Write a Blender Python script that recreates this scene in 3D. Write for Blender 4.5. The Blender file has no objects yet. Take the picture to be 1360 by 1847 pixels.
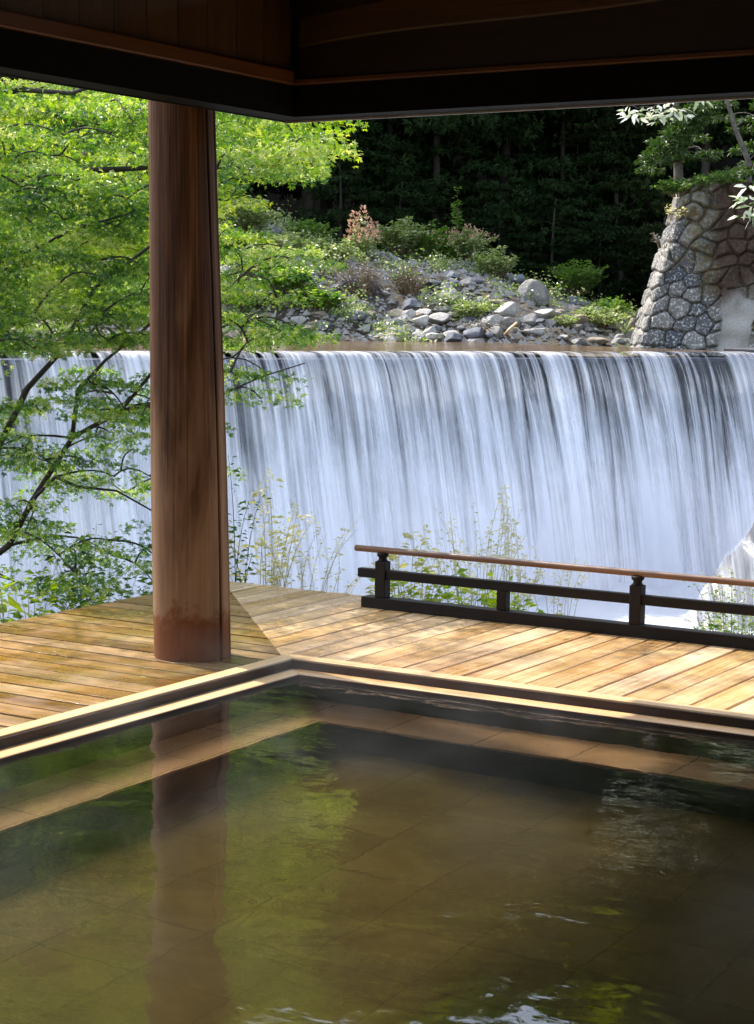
import bpy, bmesh, math, random
import numpy as np
from mathutils import Vector, Matrix, noise
R_ = math.radians
PI = math.pi
rnd = random.Random(7)
nr = np.random.RandomState(11)

# ------------------------------------------------------------------ camera, sky, sun, exposure
scn = bpy.context.scene
F, CX, CY = 3328.0, 680.0, 923.5
pitch = math.atan((CY - 568.5) / F); roll = math.atan(0.012)
_r0 = Vector((1, 0, 0)); _u0 = Vector((0, math.sin(pitch), math.cos(pitch)))
FW = Vector((0, math.cos(pitch), -math.sin(pitch)))
RT = math.cos(roll) * _r0 + math.sin(roll) * _u0
UP = -math.sin(roll) * _r0 + math.cos(roll) * _u0
CAM = Vector((0, 0, 1.6))
cd = bpy.data.cameras.new("camera"); cam = bpy.data.objects.new("camera", cd); scn.collection.objects.link(cam)
M = Matrix((RT, UP, -FW)).transposed().to_4x4(); M.translation = CAM
cam.matrix_world = M
cd.sensor_fit = 'VERTICAL'; cd.sensor_height = 36.0; cd.lens = 36.0 * F / 1847.0
cd.clip_start = 0.05; cd.clip_end = 2000
scn.camera = cam

SUN_DIR = Vector((-0.45, 0.46, 0.765)).normalized()      # towards the sun
sun_el = math.asin(SUN_DIR.z); sun_az = math.atan2(SUN_DIR.x, SUN_DIR.y)
w = bpy.data.worlds.new("World"); scn.world = w; w.use_nodes = True
nt = w.node_tree; bg = nt.nodes['Background']; sky = nt.nodes.new('ShaderNodeTexSky')
sky.sky_type = 'NISHITA'; sky.sun_disc = False; sky.sun_elevation = sun_el; sky.sun_rotation = sun_az
sky.air_density = 1.0; sky.dust_density = 2.0; sky.ozone_density = 1.0
hsv = nt.nodes.new('ShaderNodeHueSaturation'); hsv.inputs['Saturation'].default_value = 0.68     # sky blue muted as colour balance
nt.links.new(sky.outputs[0], hsv.inputs['Color']); nt.links.new(hsv.outputs[0], bg.inputs[0]); bg.inputs[1].default_value = 0.15
sd = bpy.data.lights.new("sun", 'SUN'); sun = bpy.data.objects.new("sun", sd); scn.collection.objects.link(sun)
sd.energy = 2.6; sd.angle = R_(0.5); sd.color = (1.0, 0.93, 0.82)
sun.rotation_euler = SUN_DIR.to_track_quat('Z', 'Y').to_euler()
scn.view_settings.view_transform = 'Standard'; scn.view_settings.look = 'None'
scn.view_settings.exposure = 1.8; scn.view_settings.gamma = 1.0
scn.cycles.use_denoising = True
try: scn.cycles.denoiser = 'OPENIMAGEDENOISE'
except Exception: pass
scn.cycles.max_bounces = 10; scn.cycles.transparent_max_bounces = 24; scn.cycles.transmission_bounces = 8
scn.cycles.sample_clamp_indirect = 8.0
scn.cycles.caustics_reflective = False

# ------------------------------------------------------------------ helpers
def ray(px, py): return (RT * ((px - CX) / F) + UP * ((CY - py) / F) + FW)
def P(px, py, Y):                 # the point at distance Y along the view
    d = ray(px, py); return CAM + d * (Y / d.y)
def G(px, py, z=0.0):
    d = ray(px, py); return CAM + d * ((z - CAM.z) / d.z)
def link(o): scn.collection.objects.link(o); return o
def tag(o, label=None, cat=None, group=None, kind=None):
    if label: o['label'] = label
    if cat: o['category'] = cat
    if group: o['group'] = group
    if kind: o['kind'] = kind
    return o
def empty(name, loc=(0, 0, 0), rz=0.0):
    o = bpy.data.objects.new(name, None); o.location = loc; o.rotation_euler = (0, 0, rz); o.empty_display_size = 0.1
    return link(o)
def copy_tree(o, parent=None):
    c = o.copy(); link(c); c.parent = parent
    for ch in list(o.children): copy_tree(ch, c)
    return c

class MB:
    def __init__(s): s.v = []; s.f = []; s.uv = []; s.sm = []
    def face(s, idx, uvs, smooth=False): s.f.append(tuple(idx)); s.uv.extend(uvs); s.sm.append(smooth)
    def box(s, x0, x1, y0, y1, z0, z1, along='x'):
        b = len(s.v); r = rnd.random() * 40
        for z in (z0, z1):
            for y in (y0, y1):
                for x in (x0, x1): s.v.append((x, y, z))
        ax = 'xyz'.index(along); o = [i for i in range(3) if i != ax]
        def uv(i):
            p = s.v[i]; return (p[ax] + r, p[o[0]] * 1.0 + p[o[1]] * 1.0 + r)
        for q in ((0, 2, 3, 1), (4, 5, 7, 6), (0, 1, 5, 4), (2, 6, 7, 3), (0, 4, 6, 2), (1, 3, 7, 5)):
            q = [b + i for i in q]; s.face(q, [uv(i) for i in q])
    def prism(s, bottom, z0, z1, uvf=None):       # vertical prism over a 2-D outline
        n = len(bottom); b = len(s.v)
        for z in (z0, z1):
            for p in bottom: s.v.append((p[0], p[1], z))
        uvf = uvf or (lambda p: (p[0], p[1] + p[2]))
        for q in ([b + i for i in range(n)][::-1], [b + n + i for i in range(n)]): s.face(q, [uvf(s.v[i]) for i in q])
        for i in range(n):
            j = (i + 1) % n; q = [b + i, b + j, b + n + j, b + n + i]; s.face(q, [uvf(s.v[k]) for k in q])
    def tube(s, pts, rad, n=6, cap=True):
        pts = [Vector(p) for p in pts]
        if not hasattr(rad, '__len__'): rad = [rad] * len(pts)
        b = len(s.v); L = 0; r0 = rnd.random() * 30; Ls = []
        ref = Vector((0.31, 0.2, 0.93))
        for i, p in enumerate(pts):
            t = (pts[min(i + 1, len(pts) - 1)] - pts[max(i - 1, 0)])
            t = t.normalized() if t.length > 1e-9 else Vector((0, 0, 1))
            if abs(t.dot(ref)) > 0.97: ref = Vector((1, 0.1, 0))
            a = t.cross(ref).normalized(); c = t.cross(a)
            if i: L += (p - pts[i - 1]).length
            Ls.append(L)
            for k in range(n):
                th = 2 * PI * k / n; s.v.append(tuple(p + (a * math.cos(th) + c * math.sin(th)) * rad[i]))
        for i in range(len(pts) - 1):
            for k in range(n):
                k2 = (k + 1) % n
                u0 = 2 * PI * rad[0] * k / n; u1 = 2 * PI * rad[0] * (k + 1) / n
                s.face([b + i * n + k, b + i * n + k2, b + (i + 1) * n + k2, b + (i + 1) * n + k],
                       [(Ls[i] + r0, u0), (Ls[i] + r0, u1), (Ls[i + 1] + r0, u1), (Ls[i + 1] + r0, u0)], True)
        if cap:
            for e, rev in ((0, True), (len(pts) - 1, False)):
                q = [b + e * n + k for k in range(n)]
                if rev: q = q[::-1]
                s.face(q, [(0, 0)] * n)
    def build(s, name, mat, parent=None, bevel=0.0, smooth=None):
        me = bpy.data.meshes.new(name); me.from_pydata(s.v, [], s.f)
        uvl = me.uv_layers.new(name='UVMap')
        uvl.data.foreach_set('uv', np.array(s.uv, dtype=np.float32).ravel())
        me.polygons.foreach_set('use_smooth', np.array(s.sm if smooth is None else [smooth] * len(s.f), dtype=bool))
        me.materials.append(mat); me.update()
        o = link(bpy.data.objects.new(name, me)); o.parent = parent
        if bevel:
            m = o.modifiers.new('bevel', 'BEVEL'); m.width = bevel; m.segments = 2; m.limit_method = 'ANGLE'
        return o

def grid_mesh(name, V, nu, nv, mat, parent=None, smooth=True, attr=None, uv=None):
    V = np.asarray(V, dtype=np.float32).reshape(-1, 3)
    i = np.arange(nu - 1)[:, None] * nv + np.arange(nv - 1)[None, :]
    f = np.stack([i, i + nv, i + nv + 1, i + 1], -1).reshape(-1, 4)
    return np_mesh(name, V, f, mat, parent, smooth, attr, uv)
def np_mesh(name, V, f, mat, parent=None, smooth=False, attr=None, uv=None):
    V = np.asarray(V, dtype=np.float32); f = np.asarray(f, dtype=np.int32); k = f.shape[1]
    me = bpy.data.meshes.new(name); me.vertices.add(len(V)); me.vertices.foreach_set('co', V.ravel())
    me.loops.add(f.size); me.loops.foreach_set('vertex_index', f.ravel())
    me.polygons.add(len(f)); me.polygons.foreach_set('loop_start', np.arange(0, f.size, k, dtype=np.int32))
    me.polygons.foreach_set('loop_total', np.full(len(f), k, dtype=np.int32))
    me.polygons.foreach_set('use_smooth', np.full(len(f), smooth, dtype=bool))
    if attr is not None:
        for an, av in attr.items():
            a = me.attributes.new(an, 'FLOAT', 'POINT'); a.data.foreach_set('value', np.asarray(av, dtype=np.float32).ravel())
    if uv is not None:
        u = me.uv_layers.new(name='UVMap'); u.data.foreach_set('uv', np.asarray(uv, dtype=np.float32)[f.ravel()].ravel())
    me.update(calc_edges=True); me.validate()
    me.materials.append(mat)
    o = link(bpy.data.objects.new(name, me)); o.parent = parent
    return o

# ------------------------------------------------------------------ materials
def new_mat(name):
    m = bpy.data.materials.new(name); m.use_nodes = True; nt = m.node_tree
    return m, nt, nt.nodes['Principled BSDF'], nt.nodes['Material Output']
def N(nt, t, **kw):
    n = nt.nodes.new(t)
    for k, v in kw.items():
        if k.startswith('_'): n.inputs[k[1:].replace('_', ' ')].default_value = v
        else: setattr(n, k, v)
    return n
def ramp(nt, src, stops, interp='LINEAR'):
    r = nt.nodes.new('ShaderNodeValToRGB'); r.color_ramp.interpolation = interp
    el = r.color_ramp.elements
    while len(el) > 1: el.remove(el[0])
    el[0].position = stops[0][0]; el[0].color = (*stops[0][1], 1) if hasattr(stops[0][1], '__len__') else (stops[0][1],) * 3 + (1,)
    for p, c in stops[1:]:
        e = el.new(p); e.color = (*c, 1) if hasattr(c, '__len__') else (c, c, c, 1)
    nt.links.new(src, r.inputs[0]); return r.outputs[0]
def mix(nt, fac, a, b, mode='MIX'):
    n = nt.nodes.new('ShaderNodeMix'); n.data_type = 'RGBA'; n.blend_type = mode
    for sock, v in ((n.inputs[0], fac), (n.inputs[6], a), (n.inputs[7], b)):
        if hasattr(v, 'is_output'): nt.links.new(v, sock)
        elif hasattr(v, '__len__'): sock.default_value = (*v, 1)
        else: sock.default_value = v
    return n.outputs[2]
def mth(nt, op, a, b=0.0, c=0.0, clamp=False):
    n = nt.nodes.new('ShaderNodeMath'); n.operation = op; n.use_clamp = clamp
    for i, v in enumerate((a, b, c)):
        if hasattr(v, 'is_output'): nt.links.new(v, n.inputs[i])
        else: n.inputs[i].default_value = v
    return n.outputs[0]
def noise_tex(nt, vec, scale=(1, 1, 1), s=1.0, detail=4, rough=0.6, dist=0.0):
    mp = nt.nodes.new('ShaderNodeMapping'); mp.inputs['Scale'].default_value = scale
    nt.links.new(vec, mp.inputs['Vector'])
    n = nt.nodes.new('ShaderNodeTexNoise'); n.inputs['Scale'].default_value = s; n.inputs['Detail'].default_value = detail
    n.inputs['Roughness'].default_value = rough; n.inputs['Distortion'].default_value = dist
    nt.links.new(mp.outputs[0], n.inputs['Vector']); return n.outputs['Fac']
def bump(nt, h, bsdf, strength=0.3, dist=0.01, normal=None):
    b = nt.nodes.new('ShaderNodeBump'); b.inputs['Strength'].default_value = strength; b.inputs['Distance'].default_value = dist
    nt.links.new(h, b.inputs['Height']); nt.links.new(b.outputs[0], bsdf.inputs['Normal'])
    return b.outputs[0]

def wood(name, light, dark, rough=0.5, grain=28.0, knots=True, moss=None, bumpd=0.002, var=0.35, wet=False, spec=0.5):
    m, nt, b, out = new_mat(name)
    tc = N(nt, 'ShaderNodeTexCoord').outputs['UV']; obj = N(nt, 'ShaderNodeTexCoord').outputs['Object']
    isl = N(nt, 'ShaderNodeNewGeometry').outputs['Random Per Island']
    cmb = N(nt, 'ShaderNodeCombineXYZ'); nt.links.new(mth(nt, 'MULTIPLY', isl, 37.0), cmb.inputs[2])
    add = N(nt, 'ShaderNodeVectorMath', operation='ADD'); nt.links.new(tc, add.inputs[0]); nt.links.new(cmb.outputs[0], add.inputs[1])
    v = add.outputs[0]
    g1 = noise_tex(nt, v, (1.3, grain, 1), 1.0, 6, 0.65, 0.8)
    g2 = noise_tex(nt, v, (0.6, grain * 5, 1), 1.0, 3, 0.6, 0.2)
    big = noise_tex(nt, v, (0.8, 3.0, 1), 1.0, 3, 0.5, 0.6)
    f = mth(nt, 'ADD', mth(nt, 'MULTIPLY', g1, 0.65), mth(nt, 'MULTIPLY', g2, 0.35))
    f = mth(nt, 'ADD', f, mth(nt, 'MULTIPLY', mth(nt, 'SUBTRACT', big, 0.5), 0.5))
    col = ramp(nt, f, [(0.34, dark), (0.5, tuple((a + c) / 2 for a, c in zip(light, dark))), (0.63, light)])
    tone = mth(nt, 'ADD', mth(nt, 'MULTIPLY', isl, var), 1 - var * 0.6)
    hv = N(nt, 'ShaderNodeHueSaturation'); nt.links.new(col, hv.inputs['Color']); nt.links.new(tone, hv.inputs['Value'])
    nt.links.new(mth(nt, 'ADD', mth(nt, 'MULTIPLY', isl, -0.25), 1.1), hv.inputs['Saturation'])
    col = hv.outputs[0]
    if knots:
        vo = N(nt, 'ShaderNodeTexVoronoi'); mp = N(nt, 'ShaderNodeMapping'); mp.inputs['Scale'].default_value = (2.2, 6.0, 1)
        nt.links.new(v, mp.inputs[0]); nt.links.new(mp.outputs[0], vo.inputs['Vector']); vo.inputs['Scale'].default_value = 1.0
        k = ramp(nt, vo.outputs['Distance'], [(0.035, 1.0), (0.11, 0.0)])
        col = mix(nt, mth(nt, 'MULTIPLY', k, 0.75), col, tuple(c * 0.35 for c in dark))
    if moss:
        mm = noise_tex(nt, obj, (1, 1, 1), 1.1, 4, 0.65)
        mm2 = noise_tex(nt, obj, (1, 1, 1), 14, 4, 0.7)
        mf = ramp(nt, mth(nt, 'ADD', mth(nt, 'MULTIPLY', mm, 0.7), mth(nt, 'MULTIPLY', mm2, 0.3)), [(0.46, 0.0), (0.62, 0.75 if name != 'deck wood lit' else .38)])
        col = mix(nt, mf, col, moss)
    nt.links.new(col, b.inputs['Base Color'])
    rr = noise_tex(nt, obj, (1, 1, 1), 2.5, 4, 0.6)
    if wet: nt.links.new(ramp(nt, rr, [(0.4, rough * 0.45), (0.62, rough * 1.25)]), b.inputs['Roughness'])
    else: b.inputs['Roughness'].default_value = rough
    b.inputs['Specular IOR Level'].default_value = spec
    bump(nt, f, b, 0.6, bumpd)
    return m

def leaf_mat(name, cols, trans=0.35, rough=0.5, spec=0.4):
    m, nt, b, out = new_mat(name)
    isl = N(nt, 'ShaderNodeNewGeometry').outputs['Random Per Island']
    obj = N(nt, 'ShaderNodeTexCoord').outputs['Object']
    big = noise_tex(nt, obj, (1, 1, 1), 0.9, 2, 0.5)
    if 'maple' in name:
        big = ramp(nt, noise_tex(nt, obj, (1, 1, 2.2), 2.3, 2, 0.5), [(.32, 0.0), (.68, 1.0)])
        f = mth(nt, 'ADD', mth(nt, 'MULTIPLY', isl, 0.42), mth(nt, 'MULTIPLY', big, 0.58))
    else: f = mth(nt, 'ADD', mth(nt, 'MULTIPLY', isl, 0.6), mth(nt, 'MULTIPLY', big, 0.5))
    n = len(cols); col = ramp(nt, f, [(0.12 + 0.75 * i / max(1, n - 1), c) for i, c in enumerate(cols)])
    nt.links.new(col, b.inputs['Base Color']); b.inputs['Roughness'].default_value = rough
    b.inputs['Specular IOR Level'].default_value = spec
    t = N(nt, 'ShaderNodeBsdfTranslucent')
    hv = N(nt, 'ShaderNodeHueSaturation'); hv.inputs['Value'].default_value = 1.5; hv.inputs['Saturation'].default_value = 1.15; hv.inputs['Hue'].default_value = 0.488
    nt.links.new(col, hv.inputs['Color']); nt.links.new(hv.outputs[0], t.inputs['Color'])
    mx = N(nt, 'ShaderNodeMixShader'); mx.inputs[0].default_value = trans
    nt.links.new(b.outputs[0], mx.inputs[1]); nt.links.new(t.outputs[0], mx.inputs[2]); nt.links.new(mx.outputs[0], out.inputs['Surface'])
    return m

def plain(name, col, rough=0.6, metal=0.0, var=0.3, scale=8.0, bumpd=0.0):
    m, nt, b, out = new_mat(name)
    obj = N(nt, 'ShaderNodeTexCoord').outputs['Object']
    n = noise_tex(nt, obj, (1, 1, 1), scale, 5, 0.65)
    c = ramp(nt, n, [(0.3, tuple(x * (1 - var) for x in col)), (0.7, tuple(min(1, x * (1 + var)) for x in col))])
    if name == 'black timber': b.inputs['Specular IOR Level'].default_value = .08
    nt.links.new(c, b.inputs['Base Color']); b.inputs['Roughness'].default_value = rough; b.inputs['Metallic'].default_value = metal
    if bumpd: bump(nt, n, b, 0.6, bumpd)
    return m

M_deck_shade = wood('deck wood', (0.34, 0.18, 0.048), (0.11, 0.045, 0.01), grain=40, rough=0.42, moss=(0.17, 0.13, 0.03), var=0.28, wet=True, bumpd=0.004)  # left boards toned down, painting the maple's shade into the wood
M_deck_lit = wood('deck wood lit', (0.72, 0.5, 0.26), (0.34, 0.17, 0.055), grain=45, rough=0.36, moss=(0.33, 0.24, 0.09), var=0.2, wet=True, bumpd=0.004)  # right boards lightened, putting the brighter light there into the wood
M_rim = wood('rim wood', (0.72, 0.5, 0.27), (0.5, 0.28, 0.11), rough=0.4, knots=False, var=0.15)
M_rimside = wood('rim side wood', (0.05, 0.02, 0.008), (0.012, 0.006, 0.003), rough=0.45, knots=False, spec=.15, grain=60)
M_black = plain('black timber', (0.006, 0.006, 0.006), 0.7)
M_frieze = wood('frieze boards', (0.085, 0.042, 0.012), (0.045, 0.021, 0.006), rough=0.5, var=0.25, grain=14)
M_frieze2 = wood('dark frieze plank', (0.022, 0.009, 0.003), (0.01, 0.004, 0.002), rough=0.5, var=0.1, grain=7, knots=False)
M_mould = wood('moulding', (0.16, 0.07, 0.025), (0.09, 0.036, 0.012), rough=0.4, knots=False)
M_ceil = wood('ceiling', (0.12, 0.06, 0.025), (0.06, 0.03, 0.012), rough=0.6)
M_wall = plain('plaster wall', (0.16, 0.12, 0.08), 0.9)
M_strip = plain('grey drip edge', (0.35, 0.36, 0.40), 0.4, 0.0, 0.2)
M_raildk = wood('dark railing', (0.014, 0.008, 0.005), (0.004, 0.003, 0.002), rough=0.6, knots=False, spec=.2)
M_railtop = wood('railing handrail', (0.19, 0.085, 0.035), (0.075, 0.03, 0.012), rough=0.4, knots=False, var=0.1)
M_floor = plain('stone floor', (0.16, 0.13, 0.1), 0.5)
M_bark = plain('bark', (0.045, 0.035, 0.027), 0.9, 0, 0.5, 20, 0.01)
M_barkgrey = plain('grey bark', (0.12, 0.105, 0.085), 0.9, 0, 0.5, 14, 0.01)
M_twig = plain('dry stalk', (0.18, 0.13, 0.07), 0.9)
M_stalk = plain('straw stalk', (0.42, 0.38, 0.2), 0.8)
M_maple = leaf_mat('maple leaf', [(0.022, 0.07, 0.02), (0.06, 0.155, 0.028), (0.13, 0.26, 0.035), (0.3, 0.42, 0.07), (0.5, 0.55, 0.22)], 0.47, 0.38, 0.6)
M_mapley = leaf_mat('yellow maple leaf', [(0.07, 0.17, 0.02), (0.18, 0.32, 0.03), (0.36, 0.45, 0.05), (0.55, 0.58, 0.2)], 0.5)
M_forest = leaf_mat('shaded forest leaf', [(0.008, 0.018, 0.006), (0.014, 0.03, 0.008), (0.024, 0.042, 0.012)], 0.1, 0.7, 0.06)  # both forest leaves darkened so the colour carries the deep shade
M_forest2 = leaf_mat('shaded forest leaf two', [(0.01, 0.02, 0.006), (0.018, 0.034, 0.009), (0.035, 0.045, 0.014)], 0.1, 0.7, 0.06)
M_hilly = leaf_mat('sunlit hill leaf', [(0.1, 0.16, 0.02), (0.18, 0.26, 0.03), (0.3, 0.33, 0.05)], 0.5)  # brightened to paint sunlight on the upper crowns mirrored in the pool
M_midg = leaf_mat('shaded green leaf', [(0.018, 0.045, 0.01), (0.035, 0.08, 0.014), (0.07, 0.12, 0.022)], 0.25)
M_brightg = leaf_mat('sunlit bank leaf', [(0.05, 0.14, 0.02), (0.1, 0.22, 0.03), (0.2, 0.3, 0.06)], 0.4)  # lifted copy of the green leaf, with the bank's sunlight in its colour
M_green = leaf_mat('green leaf', [(0.03, 0.085, 0.015), (0.06, 0.14, 0.02), (0.11, 0.2, 0.035)], 0.3)
M_shrub = leaf_mat('shrub leaf', [(0.06, 0.13, 0.025), (0.13, 0.22, 0.045), (0.25, 0.33, 0.1), (0.5, 0.5, 0.33)], 0.4, .35, .6)
M_pale = leaf_mat('pale leaf', [(0.1, 0.2, 0.06), (0.3, 0.36, 0.2), (0.6, 0.62, 0.5), (0.75, 0.75, 0.68)], 0.2, 0.4)  # white end puts the sunlight on the dogwood branch into the leaf colour
M_rust = leaf_mat('rust plume', [(0.42, 0.26, 0.16), (0.65, 0.45, 0.32)], 0.35)
M_grey = leaf_mat('grey dead twigs', [(0.13, 0.12, 0.1), (0.24, 0.22, 0.18)], 0.1)
M_straw = leaf_mat('straw grass', [(0.3, 0.32, 0.1), (0.5, 0.48, 0.2), (0.62, 0.6, 0.35)], 0.35)

# ------------------------------------------------------------------ the bathing pavilion (local frame: pool corner at origin)
C = G(519, 1177, 0.05)
RZ = R_(-31.7)
def frame(name): return empty(name, (C.x, C.y, 0), RZ)
_ca, _sa = math.cos(RZ), math.sin(RZ)
def W(x, y, z=0.0): return Vector((C.x + x * _ca - y * _sa, C.y + x * _sa + y * _ca, z))

# pool
pool = frame('bath_pool'); tag(pool, 'sunken hot spring bath with pale timber rim set into the deck', 'bath')
PX, PY = 7.4, 6.0                      # inner size of the water
r1, r2 = 0.082, 0.192                   # widths: outer rim board, to water
mb = MB()
mb.prism([(0, 0), (PX + .5, 0), (PX + .5, -r1), (r1, -r1)], 0.0, 0.046, lambda p: (p[0], p[1] * 1.0 + p[2]))
mb.build('outer_rim', M_rim, pool, 0.004)
mb = MB(); mb.prism([(0, 0), (r1, -r1), (r1, -PY - .5), (0, -PY - .5)], 0.0, 0.0455, lambda p: (p[1], p[0] + p[2]))
mb.build('outer_rim', M_rim, pool, 0.004)
# dark riser under the outer rim
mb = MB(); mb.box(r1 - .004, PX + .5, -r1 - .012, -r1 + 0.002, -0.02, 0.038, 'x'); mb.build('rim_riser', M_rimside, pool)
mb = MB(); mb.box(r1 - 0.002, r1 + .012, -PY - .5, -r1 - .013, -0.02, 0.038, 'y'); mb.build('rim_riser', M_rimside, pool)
a0, a1 = r1 + .012, r2
mb = MB(); mb.prism([(a0, -a0), (PX + .5, -a0), (PX + .5, -a1), (a1, -a1)], -0.026, 0.003, lambda p: (p[0], p[1] + p[2]))
mb.build('inner_rim', M_rim, pool, 0.005)
mb = MB(); mb.prism([(a0, -a0), (a1, -a1), (a1, -PY - .5), (a0, -PY - .5)], -0.026, 0.0025, lambda p: (p[1], p[0] + p[2]))
mb.build('inner_rim', M_rim, pool, 0.005)

mb = MB(); mb.box(a1 - .004, PX + .4, -a1 - .003, -a1 + .002, -.03, -.001, 'x'); mb.build('rim_riser', M_rimside, pool)  # thin dark strips over the cream sides paint the shaded gap above the water
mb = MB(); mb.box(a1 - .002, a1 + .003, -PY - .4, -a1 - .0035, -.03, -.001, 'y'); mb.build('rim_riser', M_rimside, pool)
def tile_mat(name, c1, c2, mortar, sc, bw=0.35, rh=0.35):
    m, nt, b, out = new_mat(name)
    obj = N(nt, 'ShaderNodeTexCoord').outputs['Object']
    br = N(nt, 'ShaderNodeTexBrick'); br.offset = 0.0; nt.links.new(obj, br.inputs['Vector'])
    br.inputs['Scale'].default_value = 1.0; br.inputs['Brick Width'].default_value = bw; br.inputs['Row Height'].default_value = rh
    br.inputs['Mortar Size'].default_value = sc; br.inputs['Mortar Smooth'].default_value = 0.3
    br.inputs['Color1'].default_value = (*c1, 1); br.inputs['Color2'].default_value = (*c2, 1); br.inputs['Mortar'].default_value = (*mortar, 1)
    n = noise_tex(nt, obj, (1, 1, 1), 1.7, 6, 0.7, .6)
    c = mix(nt, ramp(nt, n, [(0.38, 0.0), (0.62, 0.8)]), br.outputs['Color'], tuple(x * 0.5 for x in c1))
    nt.links.new(c, b.inputs['Base Color']); b.inputs['Roughness'].default_value = 0.6
    return m
M_tileb = tile_mat('bench tile', (0.55, 0.33, 0.2), (0.5, 0.3, 0.18), (0.2, 0.13, 0.07), 0.006, 0.42, 2.0)
M_tileb2 = tile_mat('bench tile rows', (0.55, 0.33, 0.2), (0.5, 0.3, 0.18), (0.2, 0.13, 0.07), 0.006, 0.17, 0.45)
M_tilef = tile_mat('floor tile', (0.21, 0.165, 0.085), (0.16, 0.125, 0.065), (0.12, 0.095, 0.05), 0.005, 0.36, 0.36)
M_poolwall = plain('pool wall stone', (0.035, 0.036, 0.022), 0.6, 0, 0.4, 3)
WZ = -0.014; BZ = -0.40; FZ = -0.80; bw = 0.33
i0 = r2 + .006
mb = MB(); mb.box(i0, PX, -i0 - bw, -i0 , FZ, BZ); mb.build('bench', M_tileb, pool)
mb = MB(); mb.box(i0, i0 + bw, -PY, -i0 - bw - .002, FZ, BZ - .001); mb.build('bench', M_tileb2, pool)
mb = MB(); mb.box(i0 + bw + .001, PX, -i0 - bw - .006, -i0 - bw - .001, FZ, BZ - .03); mb.build('bench_riser', M_poolwall, pool)
mb = MB(); mb.box(i0 + bw + .001, i0 + bw + .006, -PY, -i0 - bw - .008, FZ, BZ - .03); mb.build('bench_riser', M_poolwall, pool)
mb = MB(); mb.box(-.1, PX + .4, -PY - .4, .1, FZ - .15, FZ); mb.build('pool_floor', M_tilef, pool)
mb = MB()
mb.box(r1, PX + .4, -r2 - .001, -r1 - .01, FZ + .002, -.027); mb.box(r1 , r2 + .001, -PY - .4, -r2 - .004, FZ + .002, -.027)
mb.box(PX, PX + .3, -PY, -r2 - .004, FZ + .002, 0.0); mb.box(r2 + .004, PX + .3, -PY - .3, -PY - .002, FZ + .002, -.001)
mb.build('pool_wall', M_poolwall, pool)

m, nt, b, out = new_mat('pool water')
obj = N(nt, 'ShaderNodeTexCoord').outputs['Object']
b.inputs['Base Color'].default_value = (1, 1, 1, 1); b.inputs['Transmission Weight'].default_value = 1.0
b.inputs['IOR'].default_value = 1.333; b.inputs['Roughness'].default_value = 0.0
h1 = noise_tex(nt, obj, (1, 1, 1), 1.6, 2, 0.5, 0.4); h2 = noise_tex(nt, obj, (1, 1.6, 1), 7.0, 3, 0.55, 0.6)
patch = ramp(nt, noise_tex(nt, obj, (1, 1, 1), 0.55, 2, 0.5), [(0.45, 0.15), (0.62, 1.0)])
h3 = noise_tex(nt, obj, (1, 1.4, 1), 3.2, 2, 0.5, 0.5)
h = mth(nt, 'ADD', mth(nt, 'ADD', h1, mth(nt, 'MULTIPLY', h3, .22)), mth(nt, 'MULTIPLY', mth(nt, 'MULTIPLY', h2, 0.2), patch))
bump(nt, h, b, 1.0, 0.009)
va = N(nt, 'ShaderNodeVolumeAbsorption'); va.inputs['Color'].default_value = (0.58, 0.53, 0.27, 1); va.inputs['Density'].default_value = 1.25
nt.links.new(va.outputs[0], out.inputs['Volume'])
M_water = m
wat = frame('pool_water'); tag(wat, 'clear olive brown hot spring water filling the bath', 'water', kind='structure')
mb = MB(); mb.box(r2 - .001, PX + .01, -PY - .01, -r2 + .001, FZ - .02, WZ); mb.build('water_surface', M_water, wat)

# deck in two sections mitred at the corner
deck = frame('wooden_deck'); tag(deck, 'weathered timber deck round the bath, boards mitred at the corner', 'deck', kind='structure')
DX, DY = -1.83, 1.96; pitch_b = 0.1555; gap = 0.014
def clip(poly, n, d):                  # keep n.p <= d
    out = []
    for i in range(len(poly)):
        p, q = poly[i], poly[(i + 1) % len(poly)]
        dp = n[0] * p[0] + n[1] * p[1] - d; dq = n[0] * q[0] + n[1] * q[1] - d
        if dp <= 0: out.append(p)
        if dp * dq < 0:
            t = dp / (dp - dq); out.append((p[0] + (q[0] - p[0]) * t, p[1] + (q[1] - p[1]) * t))
    return out
mn = (-DY, DX); mn = (mn[0], mn[1])    # mitre line through origin and (DX,DY): normal
def side(p): return mn[0] * p[0] + mn[1] * p[1]
sgn = 1 if side((-1, -1)) > 0 else -1
mbL = MB(); k = 0
yy = -9.0
while yy < DY:
    y1 = yy + pitch_b - gap - .003
    poly = [(DX, yy), (-.003, yy), (-.003, y1), (DX, y1)]
    poly = clip(poly, (-mn[0] * sgn, -mn[1] * sgn), -0.003)
    if len(poly) >= 3:
        dz = rnd.uniform(-.002, .002); r = rnd.random() * 50
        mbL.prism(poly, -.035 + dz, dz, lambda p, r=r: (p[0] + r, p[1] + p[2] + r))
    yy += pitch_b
oL = mbL.build('deck_section', M_deck_shade, deck, 0.004)
mbR = MB(); xx = DX
while xx < 8.0:
    x1 = xx + pitch_b - gap
    poly = [(xx, .003), (x1, .003), (x1, DY), (xx, DY)]
    poly = clip(poly, (mn[0] * sgn, mn[1] * sgn), -0.003)
    if len(poly) >= 3:
        dz = rnd.uniform(-.002, .002); r = rnd.random() * 50
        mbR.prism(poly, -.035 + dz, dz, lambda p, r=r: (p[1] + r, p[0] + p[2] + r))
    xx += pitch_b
mbR.build('deck_section', M_deck_lit, deck, 0.004)
mb = MB(); mb.box(DX + .05, 8, DY - .11, DY - .05, -.3, -.037); mb.box(DX + .05, DX + .11, -9, DY - .11, -.3, -.037)
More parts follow.
